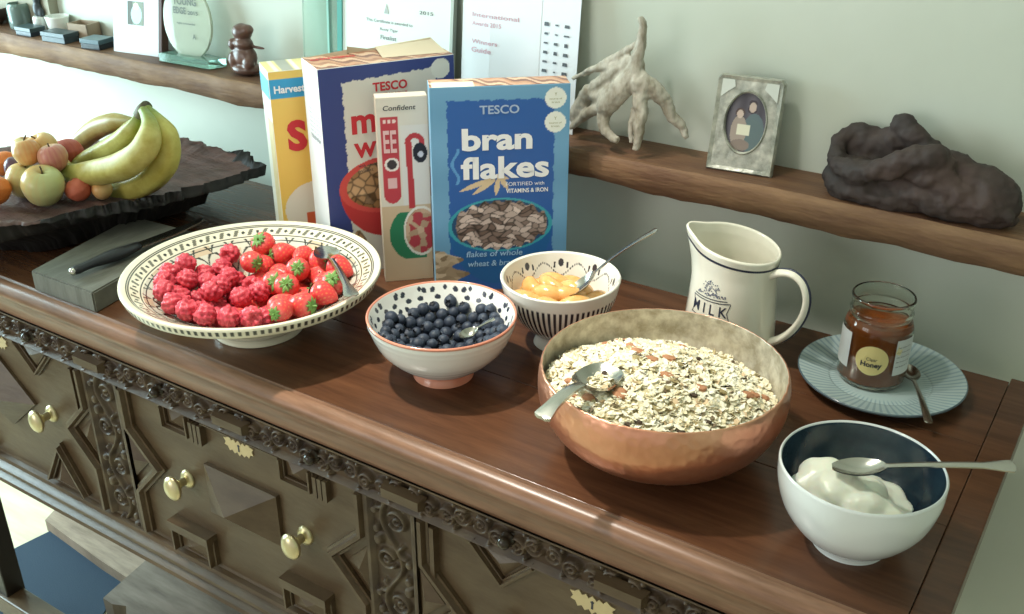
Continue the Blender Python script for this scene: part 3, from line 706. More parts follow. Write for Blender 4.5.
# blueberries
(bx, by), hfun = BOW['blue']
def make_blueberry():
    m = MB(); n = 20
    prof = [(.0002, -.0062), (.0025, -.006), (.005, -.0042), (.0065, -.0008), (.0064, .002), (.005, .0044), (.0032, .0055), (.0030, .0064), (.0024, .0064), (.0019, .0053), (.0002, .0049)]
    def cf(T, I, R, Z):
        c = np.zeros(T.shape + (3,)); c[:] = H('3f4858'); c[I >= 14] = H('22252e'); return c
    m.lathe(dense(prof, 2), n, colf=cf, noise_f=lambda T, I, R, Z: np.where((I > 12) & (I < 18), .0006 * np.sign(np.sin(T * 5)), 0)); return m
blm = mat('blueberry_bloom', vcol=True, rough=.55, var='a9aeb8', vscale=90)
nb = 135; A = []
for i in range(nb):
    a = random.uniform(0, 6.28); r = .060 * math.sqrt(random.random()); A.append((r * math.cos(a) + .004, r * math.sin(a) - .004, .03 + random.random() * .05))
A = settle(A, [.0072] * nb, hfun, .078, 300, .0006)
b0 = None
for p in A:
    if b0 is None: b0 = o = make_blueberry().build('blueberry', blm, None, smooth=True); tag(o, 'small round blueberry in the heap inside the black flowered bowl', 'blueberry', 'blueberries in the bowl')
    else: o = b0.copy(); COL.objects.link(o)
    o.rotation_euler = (random.uniform(-2, 2), random.uniform(-2, 2), 0); s = random.uniform(1.0, 1.2); o.scale = (s,) * 3
    o.location = (bx + p[0], by + p[1], TZ + p[2])
# peach slices
pm = mat('peach_flesh', 'e8b878', .22, var='dd9c50', vscale=40, sss=.25, coat=.3)
def peach_slice():
    s = np.linspace(0, 1, 20); th = np.linspace(0, 2 * np.pi, 16, endpoint=False); P = np.zeros((16, 20, 3))
    for j, q in enumerate(s):
        a = (q - .5) * 2.3; wd = .0125 * math.sin(math.pi * (q * .96 + .02)) ** .9; hh = .0105 * math.sin(math.pi * (q * .96 + .02)) ** .8
        cx, cz = .029 * math.sin(a), .029 * math.cos(a) - .022
        for i, t_ in enumerate(th):
            ct, st = math.cos(t_), math.sin(t_); lz = hh * st * (1.0 if st > 0 else .75) ; ly = wd * ct * (1 - .35 * max(0, -st))
            P[i, j] = (cx + lz * math.sin(a), ly, cz + lz * math.cos(a))
    return MB().grid(P, None, True)
(px_, py_), _ = BOW['peach']; p0 = None
for dx, dy, dz, rz, rx, ry in ((-.025, -.030, .062, .1, 1.2, .1), (.008, -.036, .063, -.2, 1.0, -.1), (-.005, -.012, .067, .35, 1.1, .15), (.028, -.014, .063, .9, 1.1, 0), (-.034, .0, .062, -.6, 1.1, .1), (.014, .014, .066, .2, .9, .1), (-.018, .022, .064, 0, .8, .1), (.036, .012, .060, 1.3, 1.2, .0), (-.002, .034, .060, .1, .8, 0), (0, 0, .05, .3, 1.2, 0), (.022, -.03, .05, .9, 1.2, 0), (-.02, -.01, .048, 2, 1.2, 0), (-.030, -.018, .056, 1.0, 1.3, 0), (.012, -.002, .068, .6, 1.4, .1), (-.012, .008, .068, -.3, 1.3, .1), (.030, -.030, .052, .7, 1.2, 0), (-.036, .018, .058, .9, 1.2, 0)):
    if p0 is None: p0 = o = peach_slice().build('peach_slice', pm, None, smooth=True); tag(o, 'glossy orange yellow peach slice in the striped bowl', 'peach slice', 'peach slices in the striped bowl')
    else: o = p0.copy(); COL.objects.link(o)
    o.location = (px_ + dx, py_ + dy, TZ + dz); o.rotation_euler = (rx, ry, rz)
# muesli
m = MB(); n = 60
R_, T_ = np.meshgrid(np.linspace(0, .1175, 30), np.linspace(0, 2 * np.pi, 90, endpoint=False), indexing='xy')
def mz(x, y):
    r = np.hypot(x + .004, y + .028); return .076 + .032 * np.clip(1 - (r / .105) ** 2, -.55, 1) + .002 * np.sin(x * 90) * np.sin(y * 70)
X = R_ * np.cos(T_); Y = R_ * np.sin(T_); m.grid(np.stack([X, Y, mz(X, Y)], -1), hexc('c9bd98'), True)
cols = ['f8f1da', 'f2e9cc', 'fbf7e8', 'ece0be', 'f6eed4', 'f8f3de', 'b8a67c', '77664f', 'f4ecd2', 'd9bd98']
r2 = random.Random(5)
for i in range(5200):
    a = r2.uniform(0, 6.283); r = .1165 * math.sqrt(r2.random()); x, y = r * math.cos(a), r * math.sin(a); z = float(mz(x, y)) + r2.uniform(-.001, .004)
    nrm = Vector((r2.gauss(0, .45), r2.gauss(0, .45), 1)).normalized(); u = nrm.orthogonal().normalized(); ang = r2.uniform(0, 6.28)
    u = (Matrix.Rotation(ang, 3, nrm) @ u); v = nrm.cross(u); A_, B_ = r2.uniform(.0028, .0050), r2.uniform(.0022, .0038)
    ci = r2.choice(cols) if r2.random() < .35 else cols[r2.randrange(6)]; V = []
    for s_ in (0, 1):
        for j in range(6):
            t_ = j * math.pi / 3; k = 1 + r2.uniform(-.2, .2); q = Vector((x, y, z)) + u * A_ * k * math.cos(t_) + v * B_ * k * math.sin(t_) + nrm * (.0005 * s_ + .0006 * math.cos(2 * t_)); V.append(tuple(q))
    m.add(V, [tuple(range(6))[::-1], tuple(range(6, 12))] + [(j, (j + 1) % 6, 6 + (j + 1) % 6, 6 + j) for j in range(6)], hexc(ci))
for i in range(60):  # raisins, nuts and seeds
    a = r2.uniform(0, 6.283); r = .112 * math.sqrt(r2.random()); x, y = r * math.cos(a), r * math.sin(a); z = float(mz(x, y)) + .003
    L2 = r2.choice([(.0042, .0028, .0022), (.007, .003, .002), (.0075, .0045, .003)]); cc = {.0042: '453528', .007: '9c8c62', .0075: 'b07c5a'}[L2[0]]
    m.sphere((x, y, z), L2, 2, hexc(cc), f=lambda v: 1 + .12 * math.sin(v.x * 7 + i) * math.cos(v.y * 6))
o = m.build('muesli', mat('rolled_oats', vcol=True, rough=.75), None, loc=(CC[0], CC[1], TZ), fixn=False)
tag(o, 'heap of pale oat muesli with raisins and nuts filling the copper bowl', 'muesli', kind='stuff')
# yogurt
m = MB(); Ls = [(-.030, .004, .050, .026), (-.012, -.014, .052, .027), (.010, -.022, .048, .026), (.026, -.020, .044, .024), (-.040, -.010, .046, .018), (.0, .005, .044, .026), (.036, -.014, .038, .02), (-.020, -.03, .040, .022), (.012, -.036, .038, .018)]
for x, y, z, r in Ls: m.sphere((x, y, z), (r, r * .85, r * .72), 4)
m.lathe([(.0005, .018), (.03, .024), (.046, .034), (.050, .040), (.0005, .046)], 40)
o = m.build('yogurt', mat('thick_yogurt', 'f2f2e2', .3, sss=.3), None, loc=(YC[0], YC[1], TZ + .005)); remesh(o, .0022, 6); displace(o, .006, .018, 1)
tag(o, 'thick white yogurt heaped in the navy lined bowl', 'yogurt')

# ---------------------------------------------------------------- spoons
def spoon(name, label, tip, end, bw, bl, hw, dip, sag=0., mm=None, cup=.006, endw=None, th=.0012, cat='spoon', square=False, nface=1):
    tip = Vector(tip); end = Vector(end); ax = (end - tip); Lt = ax.length; ax.normalize()
    side = ax.cross(Vector((0, 0, 1))).normalized(); up = side.cross(ax).normalized()
    if up.z < 0: up = -up
    n = 60; k = 11; P = np.zeros((n, k, 3)); N = 0
    for i in range(n):
        q = i / (n - 1); s = q * Lt
        if s < bl:
            u = s / bl; wd = bw * (math.sin(math.pi * min(1, u * .93 + .035)) ** (.28 if square else .55)) ; wd = max(wd, hw * .35 if s > bl * .5 else .0004)
            if s > bl * .8: wd = max(wd, hw * .5)
            cp = cup * math.sin(math.pi * u)
        else:
            u = (s - bl) / (Lt - bl); wd = hw * (.42 + .58 * u ** 1.6) if endw is None else (hw * (.5 + .3 * u) if u < .75 else hw * .72 + (endw - hw * .72) * (u - .75) / .25); cp = -.0006
            if u > .96: wd *= math.sqrt(max(0.02, 1 - ((u - .96) / .04) ** 2 * .8))
        h = dip * math.sin(math.pi * min(1, max(0, (s - bl * .7) / (Lt - bl * .7)))) + sag * 0
        c = tip + ax * s + up * h
        for j in range(k):
            t_ = (j / (k - 1) - .5) * 2; pt = c + side * wd * t_ + up * (-cp * (1 - t_ * t_)); P[i, j] = pt
    m = MB(); m.grid(P); m.grid(P - np.array(up) * th, flip=True)
    # stitch the rim
    b = []; idx = [(i, 0) for i in range(n)] + [(n - 1, j) for j in range(1, k)] + [(i, k - 1) for i in range(n - 2, -1, -1)] + [(0, j) for j in range(k - 2, 0, -1)]
    V = [tuple(P[i, j]) for i, j in idx] + [tuple(P[i, j] - np.array(up) * th) for i, j in idx]; q = len(idx)
    m.add(V, [(a, (a + 1) % q, q + (a + 1) % q, q + a) for a in range(q)])
    base = (tip + end) / 2; m.v = [v - np.array(base) for v in m.v]
    o = m.build(name, mm or steel, None, smooth=True, loc=base, auto=50); return tag(o, label, cat)
a = PZ(324, 250, TZ + .083); b = PZ(360, 288, TZ + .080)
spoon('serving_spoon', 'polished steel spoon resting in the right of the patterned berry dish', PZ(323, 246, TZ + .083), PZ(352, 296, TZ + .090), .0165, .050, .006, .006, endw=.010)
spoon('serving_spoon', 'steel spoon with its handle sloping up out of the peach bowl', (-.500, -.222, TZ + .072), PY(657, 229, -.165), .014, .045, .0055, .004)
spoon('serving_spoon', 'heavy steel spoon in the muesli with its handle over the copper rim', PZ(612, 366, TZ + .112), PZ(541, 417, TZ + .108), .021, .048, .0095, .008, cup=.012, square=True, endw=.0095, th=.003)
spoon('dessert_spoon', 'steel spoon with patterned handle end lying in the yogurt', PZ(832, 466, TZ + .085), PZ(1016, 466, TZ + .106), .013, .045, .006, .002, endw=.0095)
spoon('teaspoon', 'small teaspoon leaning on the side plate beside the honey jar', PZ(908, 364, TZ + .020), PZ(929, 423, TZ + .018), .0105, .035, .0048, .002)
spoon('teaspoon', 'small teaspoon half buried at the front of the blueberries', PZ(460, 337, TZ + .066), PZ(494, 318, TZ + .073), .0085, .024, .003, .0)

# ---------------------------------------------------------------- milk jug
JX, JY = -.334, -.114
t = thing('milk_jug', 'cream milk jug with dark rim line and loop handle by the wall', 'jug', (JX, JY, TZ))
th = np.linspace(0, 2 * np.pi, 128, endpoint=False); sp = math.radians(188)
def jr(T, z):
    q = z / .142; r = np.interp(q, [0, .04, .1, .3, .6, .8, .93, 1], [.050, .054, .055, .0535, .050, .0485, .0495, .051])
    d = np.abs((T - sp + np.pi) % (2 * np.pi) - np.pi); g = np.exp(-(d / .33) ** 2); return r + g * .011 * ss(.62, 1, q)
def jz(T, z):
    q = np.clip(z / .142, 0, 1); c = np.cos(T - sp); d = np.abs((T - sp + np.pi) % (2 * np.pi) - np.pi)
    return z + ss(.55, 1, q) * (.009 * c + .005 * np.exp(-(d / .35) ** 2) - .004)
zs = np.concatenate([[0, .001, .004], np.linspace(.01, .13, 26), np.linspace(.132, .142, 8)])
T, Zq = np.meshgrid(th, zs, indexing='ij'); Rj = jr(T, Zq); Zj = jz(T, Zq)
Po = np.stack([Rj * np.cos(T), Rj * np.sin(T), Zj], -1)
zi = zs[::-1]; T2, Z2 = np.meshgrid(th, np.clip(zi, .004, None), indexing='ij'); Ri = jr(T2, Z2) - .0035; Zi = jz(T2, Z2)
Zi[:, 0] += .0005; Pi = np.stack([Ri * np.cos(T2), Ri * np.sin(T2), Zi], -1)
mid = (Po[:, -1:] + Pi[:, :1]) / 2; mid[..., 2] += .0018
Pt = np.concatenate([Po[:, :1] * np.array([0, 0, 1]), Po, mid, Pi, Pi[:, -1:] * np.array([0, 0, 1])], 1)
MB().grid(Pt, None, True).build('jug_body', cream_ceramic, t, smooth=True)
zb = np.array([.1315, .1325, .1335, .1345]); T, Zq = np.meshgrid(th, zb, indexing='ij'); R2 = jr(T, Zq) + .0004
MB().grid(np.stack([R2 * np.cos(T), R2 * np.sin(T), jz(T, Zq)], -1), None, True).build('rim_line', mat('navy_line', '33384a', .3), t, smooth=True)
ha = math.radians(-8); hp = [(.046, .112), (.058, .119), (.074, .121), (.087, .112), (.093, .094), (.090, .072), (.079, .050), (.064, .034), (.050, .026)]
hd = dense(hp, 5); pts = [(r * math.cos(ha), r * math.sin(ha), z) for r, z in hd]
MB().tube(pts, [.0085 - .002 * math.sin(math.pi * i / (len(pts) - 1)) for i in range(len(pts))], 16, flat=.62).build('handle', cream_ceramic, t, smooth=True)
off = []
for i, (r, z) in enumerate(hd):
    a = hd[max(i - 1, 0)]; b = hd[min(i + 1, len(hd) - 1)]; tt = (b - a) / np.linalg.norm(b - a); off.append((r - tt[1] * -.0 + (-tt[1]) * -1 * 0 + (tt[1] * -1) * -.0, z)); 
nrmp = [((hd[min(i + 1, len(hd) - 1)] - hd[max(i - 1, 0)])) for i in range(len(hd))]
lp = []
for (r, z), tt in zip(hd, nrmp):
    tt = tt / np.linalg.norm(tt); n_ = np.array([-tt[1], tt[0]]) ; lp.append(((r + n_[0] * .0042) * math.cos(ha), (r + n_[0] * .0042) * math.sin(ha), z + n_[1] * .0042))
MB().tube(lp[2:-6], .0016, 8).build('handle_line', MATS['navy_line'], t, smooth=True)
tc = math.radians(260)
def onjug(x, z):
    r0 = .0532; a = tc + x / r0; rr = float(jr(a, z)) + .0004; return (rr * math.cos(a), rr * math.sin(a), z)
lettering('M I L K', MATS['navy_line'], t, onjug, -.024, .066, .048, .013, bold=.01)
m = MB()
for z0, x0, x1 in ((.0825, -.026, .027), (.0855, -.024, .023), (.0605, -.026, .027), (.0575, -.022, .020)):
    P = np.array([[onjug(x, z0 + (x * x) * 2 - dz) for dz in (0, .0011)] for x in np.linspace(x0, x1, 24)]); m.grid(P)
for x0, s in ((-.026, 1), (.027, -1)):
    P = np.array([[onjug(x0 + s * (.004 * (1 - abs(2 * q - 1))) + d, .060 + .023 * q) for d in (0, .0009)] for q in np.linspace(0, 1, 9)]); m.grid(P)
m.build('banner', MATS['navy_line'], t, fixn=False)
m = MB()
for i in range(70):
    a = r2.uniform(0, 6.28); q = math.sqrt(r2.random()); x = q * .013 * math.cos(a) * (1 if r2.random() < .5 else .7); z = .097 + q * .010 * math.sin(a) 
    if abs(x) < .014:
        s_ = .0008; P = [onjug(x - s_, z - s_), onjug(x + s_, z - s_ * .4), onjug(x + s_, z + s_), onjug(x - s_ * .5, z + s_)]; m.add(P, [(0, 1, 2, 3)])
for i in range(30):
    x = r2.uniform(-.02, .02); z = .088 + r2.random() * .003; P = [onjug(x - .001, z), onjug(x + .0012, z), onjug(x + .0008, z + .0016), onjug(x - .0006, z + .0014)]; m.add(P, [(0, 1, 2, 3)])
m.build('emblem', mat('soft_navy_print', '6a6f80', .4), t, fixn=False)

# ---------------------------------------------------------------- honey jar
HX, HY, HZ = -.166, -.098, TZ + .0068
t = thing('honey_jar', 'open glass jar of amber honey standing on the side plate', 'jar', (HX, HY, HZ))
po = dense([(.0005, 0), (.030, 0), (.036, .004), (.0375, .012), (.0378, .055), (.0375, .068), (.0345, .077), (.0325, .080), (.0335, .083), (.0345, .087), (.0335, .090), (.0338, .099), (.0345, .1025), (.0335, .105), (.0318, .1045), (.0312, .099), (.0312, .083), (.0325, .077), (.035, .068), (.0353, .055), (.0350, .012), (.033, .006), (.0005, .004)], 3)
MB().lathe(po, 72).build('glass', mat('clear_glass', 'eef4ee', .03, trans=1, ior=1.45), t, smooth=True)
ph = dense([(.0005, .0048), (.031, .0055), (.0345, .013), (.0349, .055), (.0347, .067), (.0320, .076), (.0005, .0755)], 3)
MB().lathe(ph, 64).build('honey', mat('amber_honey', 'b5602c', .1, trans=.5, ior=1.45, spec=.5), t, smooth=True)
def onjar(c0, r=.0386):
    return lambda x, z: (r * math.cos(c0 + x / r), r * math.sin(c0 + x / r), z)
c0 = math.radians(-80); f0 = onjar(c0)
m = MB(); P = [f0(0, .040)] + [f0(.0165 * math.cos(a), .040 + .0165 * math.sin(a)) for a in np.linspace(0, 2 * np.pi, 40, endpoint=False)]
m.add(P, [(0, 1 + i, 1 + (i + 1) % 40) for i in range(40)]); P = np.array([[f0(rr * math.cos(a), .040 + rr * math.sin(a)) for rr in (.0005, .009, .0180)] for a in np.linspace(0, 2 * np.pi, 48, endpoint=False)])
m = MB(); m.grid(P, None, True); lb = m.build('label', mat('yellow_label', 'dccb8c', .5), t, fixn=False)
f1 = onjar(c0, .0389); lettering('Clear', ink, lb, f1, -.006, .040, .012, .004); lettering('Honey', ink, lb, f1, -.0115, .0325, .023, .0062, bold=.03)
for ca in (-142, -22):
    f2 = onjar(math.radians(ca), .0384); P = np.array([[f2(x, z) for z in np.linspace(.022, .066, 4)] for x in np.linspace(-.014, .014, 12)])
    l2 = MB().grid(P).build('side_label', mat('white_label', 'c9cccb', .5), t, fixn=False)
    if ca == -22:
        f3 = onjar(math.radians(ca), .0387)
        for k in range(5): lettering('clear blossom honey', ink, l2, f3, -.012, .056 - k * .006, .02, .002)
f2 = onjar(c0 + .75, .0386); m = MB(); m.add([f2(-.004, .050), f2(.002, .047), f2(.005, .055), f2(.001, .054), f2(-.001, .060)], [(0, 1, 2, 3, 4)]); m.build('bee_motif', mat('cream_ink', 'd8cfa0', .5), t, fixn=False)

# ---------------------------------------------------------------- chopping board and knife
c = [(-1.178, -.478), (-1.052, -.476), (-1.088, -.265), (-1.222, -.275)]
m = MB(); b = bmesh.new(); vs = [b.verts.new((x, y, z)) for z in (TZ + .0002, TZ + .030) for x, y in c]
for f in ((3, 2, 1, 0), (4, 5, 6, 7), (0, 1, 5, 4), (1, 2, 6, 5), (2, 3, 7, 6), (3, 0, 4, 7)): b.faces.new([vs[i] for i in f])
bmesh.ops.bevel(b, geom=list(b.edges), offset=.002, segments=2, affect='EDGES'); m.bm(b)
tag(m.build('chopping_board', mat('grey_weathered_wood', '74736a', .6, var='5d5c52', vscale=12, stretch=(5, 1, 1), bump=.3, bscale=60, detail=6), None), 'thick weathered grey chopping board between the slab and the berry dish', 'chopping board')
a = Vector(PZ(72, 272, TZ + .040)); b_ = Vector(PZ(142, 244, TZ + .040)); d = (b_ - a).normalized(); 
t = thing('kitchen_knife', 'knife with black handle lying on the grey chopping board', 'knife', tuple(a), math.atan2(d.y, d.x))
hp = np.linspace(0, .105, 14)
MB().tube([(x, .0015 * math.sin(x * 60), 0) for x in hp], [.006 if i == 0 else .0092 - .002 * math.sin(x * 70) for i, x in enumerate(hp)], 12, flat=.75).build('handle', mat('black_handle', '1d1d22', .35), t, smooth=True)
MB().poly([(.105, -.010), (.16, -.012), (.21, -.006), (.225, .004), (.105, .009)], .0016, 'z', -.001).build('blade', steel, t)
MB().sphere((.001, 0, 0), (.004, .006, .0055), 3).build('end_cap', steel, t, smooth=True)
# ---------------------------------------------------------------- driftwood platter
ctrl = [PZ(u, v, TZ + .070) for u, v in ((0, 226), (60, 219), (113, 212), (150, 206), (178, 199), (215, 190), (245, 180), (266, 174), (250, 166), (246, 158), (237, 154), (215, 147), (200, 142), (180, 138), (100, 141), (0, 147), (-100, 156), (-150, 185), (-100, 220))]
ctrl = [(p[0], p[1]) for p in ctrl]
cc = np.array([-1.30, -.27]); A = np.array(ctrl) - cc; ang = np.unwrap(np.arctan2(A[:, 1], A[:, 0])); 
if ang[-1] < ang[0]: A = A[::-1]; ang = np.unwrap(np.arctan2(A[:, 1], A[:, 0]))
rd = np.hypot(A[:, 0], A[:, 1]); n = 400; tt = np.linspace(0, 2 * np.pi, n, endpoint=False)
rr = np.interp((tt - ang[0]) % (2 * np.pi) + ang[0], np.append(ang, ang[0] + 2 * np.pi), np.append(rd, rd[0]))
rr += np.array([noise.fractal(Vector((math.cos(a) * 9, math.sin(a) * 9, 1)), .7, 2, 5) * .010 for a in tt])
TOPN = 30; fs = np.linspace(.02, .985, TOPN)
levels = [(f, float(np.interp(f, [0, .3, .55, .72, .85, .94, .985], [.058, .058, .060, .062, .065, .069, .071]))) for f in fs] + [(1.0, .068), (.995, .058), (.97, .046), (.93, .038), (.86, .036), (.76, .032), (.64, .016), (.60, .0003), (0, .0003)]
P = np.zeros((n, len(levels), 3))
for j, (f, z) in enumerate(levels):
    for i, a in enumerate(tt):
        ff = f + (noise.fractal(Vector((math.cos(a) * 5, math.sin(a) * 5, z * 50)), .7, 2, 4) * .05 if j > TOPN else 0)
        x, y = cc + ff * rr[i] * np.array([math.cos(a), math.sin(a)]); dz = noise.fractal(Vector((x * 9, y * 40, 0)), .8, 2, 5) * .0045 if j < TOPN - 1 else 0
        # the narrow right-hand tip is thin and lifts clear of the table
        lift = ss(-1.30, -1.16, x) * .026 if j >= TOPN + 1 else 0
        P[i, j] = (x, y, TZ + z + dz + lift)
m = MB(); m.grid(P[:, :TOPN + 1], None, True, mi=0); m.grid(P[:, TOPN:], None, True, mi=1)
o = m.build('wooden_platter', [mat('old_red_wood', '6b4f4a', .5, var='493531', vscale=8, stretch=(1.5, 8, 3), bump=.8, bscale=40, detail=8), mat('dark_underside', '25211f', .7, var='191615', vscale=12, bump=.8, bscale=40)], None, smooth=True, fixn=False)  # sides and underside near-black, darker than the top face
tag(o, 'long jagged slab of dark driftwood used as a fruit platter', 'platter')
m = o.data
# ---------------------------------------------------------------- fruit on the platter
def fruit_mb(kind, r, seed):
    prof = {'apple': [(.001, -.80), (.18, -.90), (.42, -.88), (.75, -.60), (.97, -.1), (1.0, .2), (.92, .55), (.70, .82), (.40, .92), (.16, .84), (.03, .66), (.001, .62)],
            'orange': [(.001, -.88), (.3, -.86), (.7, -.62), (.97, -.15), (1.0, .12), (.85, .52), (.55, .76), (.25, .85), (.1, .83), (.001, .80)]}[kind]
    return dense(prof, 4) * r
C3 = {'green': ('c3c48a', 'd8a868'), 'yellow': ('d9c489', 'd98f58'), 'pink': ('d8b08c', 'c0706a'), 'orange': ('e08a4c', 'dc7a3a'), 'red': ('c8684e', 'a84a40'), 'plum': ('6a4a58', '54384a'), 'gold': ('dcb67c', 'e09a5a')}
def fruit(u, v, pr, kind, colr, label, cat, z, p, r):
    t = thing('plum' if cat == 'plum' else kind, label, cat, (p[0], p[1], p[2]))
    t.rotation_euler = (random.uniform(-.5, .5), random.uniform(-.5, .5), random.uniform(0, 6))
    a, b = H(C3[colr][0]), H(C3[colr][1])
    def cf(T, I, R, Z):
        k = np.clip(.5 + .5 * np.sin(T + 1.5) * .9 + .12 * np.sin(T * 17 + Z * 90) - .1, 0, 1)[..., None] ** 1.5; return a * (1 - k) + b * k
    MB().lathe(fruit_mb(kind, r, 0), 48, colf=cf).build('fruit', mat(kind + '_skin', vcol=True, rough=.3 if kind == 'apple' else .45, bump=.0 if kind == 'apple' else .3, bscale=500), t, smooth=True)
    if kind == 'apple': MB().tube([(0, 0, r * .6), (.001, 0, r * .9), (.004, 0, r * 1.12)], [.0012, .0010, .0014], 6).build('stem', mat('stem_brown', '5a4a34', .7), t)
    else: MB().sphere((0, 0, r * .80), (.003, .003, .0012), 2).build('stem_end', mat('stem_green', '6f7a4a', .7), t)
F = [(44, 188, 20, 'apple', 'green', 'pale green yellow apple at the front, just below the banana tip', 'apple', .086),
     (22, 180, 17, 'apple', 'green', 'pale yellow green apple between the oranges at the left and the front apple', 'apple', .088),
     (3, 187, 16, 'orange', 'orange', 'large orange cut by the left edge, lower of the two at the edge', 'orange', .086),
     (6, 162, 13, 'orange', 'orange', 'small orange at the left edge, behind the larger orange', 'orange', .088),
     (43, 149, 15, 'apple', 'gold', 'golden apple topping the heap beside the lone banana', 'apple', .120),
     (31, 163, 13, 'apple', 'yellow', 'small yellow apple with orange blush in the middle of the heap', 'apple', .112),
     (18, 154, 12, 'apple', 'yellow', 'small pale apple at the back left of the heap', 'apple', .098),
     (50, 162, 14, 'apple', 'pink', 'pinkish apple with its stalk up, touching the banana tip', 'apple', .115),
     (69, 154, 16, 'orange', 'red', 'reddish orange fruit below the lone banana', 'orange', .098),
     (80, 190, 13, 'orange', 'red', 'dark orange fruit under the front banana', 'orange', .078),
     (16, 170, 10, 'apple', 'plum', 'dark purple plum wedged between the orange and the apples', 'plum', .094),
     (91, 160, 14, 'apple', 'red', 'small red apple half hidden behind the banana bunch', 'apple', .086),
     (98, 190, 10, 'apple', 'gold', 'small golden fruit under the lower banana tip', 'apple', .076),
     (60, 172, 13, 'apple', 'yellow', 'yellow apple hidden below the front banana', 'apple', .086)]
FP = np.array([PZ(f[0], f[1], TZ + f[-1]) for f in F]); FR = np.array([f[2] / FPX * np.linalg.norm(p - CAM) * .93 for f, p in zip(F, FP)])
for _ in range(60):
    for a in range(len(F)):
        for b in range(a + 1, len(F)):
            dv = FP[a] - FP[b]; dd = np.linalg.norm(dv); ov = (FR[a] + FR[b]) * .95 - dd
            if ov > 0: dv = dv / dd * ov * .5; wa, wb = (.35, 1) if FR[a] > FR[b] else (1, .35); FP[a] += dv * wa; FP[b] -= dv * wb
    FP[:, 2] = np.maximum(FP[:, 2], TZ + .062 + FR * .9)
for f, p, rr_ in zip(F, FP, FR): fruit(*f, p, rr_)
ban_m = mat('banana_skin', vcol=True, rough=.4, var='d9cfa8', vscale=30)
def banana(pts, r, parent=None, y0='d2c36a', tipc='7d9a4c'):
    d = dense([(p[0], p[1]) for p in pts], 8); d3 = dense(np.array(pts)[:, :2], 8); P3 = np.stack([dense(np.stack([np.array(pts)[:, 0], np.array(pts)[:, k]], 1), 8)[:, 1] for k in (0, 1, 2)], 1)
    P3[:, 0] = dense(np.stack([np.arange(len(pts)), np.array(pts)[:, 0]], 1), 8)[:, 1]
    k = len(P3); q = np.linspace(0, 1, k); R = r * np.interp(q, [0, .05, .13, .28, .5, .75, .9, .965, 1], [.32, .34, .50, .88, 1, .93, .62, .30, .22])
    C = np.zeros((k, 3)); 
    for i, s in enumerate(q):
        g = np.interp(s, [0, .08, .22, .75, .93, .97, 1], [.75, .8, .15, .1, .8, 1, 1]); C[i] = H(y0) * (1 - g) + H(tipc) * g
        if s > .975: C[i] = H('5a5a3c')
    m = MB(); n = 20; V = []; nr = None
    for i in range(k):
        t_ = Vector(P3[min(i + 1, k - 1)] - P3[max(i - 1, 0)]).normalized(); 
        if nr is None: nr = Vector((0, -1, .2))
        nr = (nr - t_ * nr.dot(t_)).normalized(); bn = t_.cross(nr)
        for a in range(n):
            A_ = 2 * math.pi * a / n; e = 1 + .045 * math.cos(5 * A_); V.append(Vector(P3[i]) + (bn * math.cos(A_) + nr * math.sin(A_)) * R[i] * e)
    F_ = [(i * n + a, i * n + (a + 1) % n, (i + 1) * n + (a + 1) % n, (i + 1) * n + a) for i in range(k - 1) for a in range(n)] + [tuple(range(n)), tuple((k - 1) * n + a for a in range(n))]
    m.add([tuple(v) for v in V], F_, np.repeat(C, n, 0)); return m
t = thing('banana_bunch', 'bunch of three yellow bananas with green tips on the driftwood platter', 'bananas', (0, 0, 0))
def bp(l): return [tuple(PY(u, v, y)) for u, v, y in l]
B1 = bp([(146, 108, -.255), (156, 121, -.255), (166, 140, -.255), (163, 163, -.258), (146, 182, -.262), (118, 190, -.268), (92, 187, -.272)])
B2 = bp([(143, 110, -.262), (150, 126, -.275), (146, 147, -.29), (128, 163, -.30), (102, 171, -.305), (74, 174, -.31), (48, 164, -.315)])
B3 = bp([(140, 112, -.255), (134, 126, -.262), (122, 140, -.262), (104, 152, -.262), (84, 162, -.265), (66, 168, -.27)])
banana(B1, .0205).build('banana', ban_m, t, smooth=True)
banana(B2, .0205, y0='d6c97c').build('banana', ban_m, t, smooth=True)
banana(B3, .0165, y0='c6be74').build('banana', ban_m, t, smooth=True)
MB().tube(bp([(141, 116, -.256), (143, 110, -.255), (147, 106, -.255)]), [.011, .0095, .0085], 12).build('stem', mat('banana_stem', '6f6a48', .6, var='4a4434', vscale=60), t, smooth=True)
B4 = bp([(138, 122, -.20), (118, 122, -.20), (98, 128, -.20), (82, 140, -.20), (74, 152, -.20)])
o = banana(B4, .0165, y0='b9a468', tipc='8d8a50').build('banana', ban_m, None, smooth=True); tag(o, 'lone duller banana lying behind the bunch at the back of the platter', 'banana')

# ---------------------------------------------------------------- on the shelf: pictures and papers
def leaning_panel(name, label, cat, xl, xr, h, th, y0, lean, mm, rz=0., z=SZ):
    t = thing(name, label, cat, ((xl + xr) / 2, y0, z)); t.rotation_euler = (-lean, 0, rz); w_ = abs(xr - xl); return t, w_
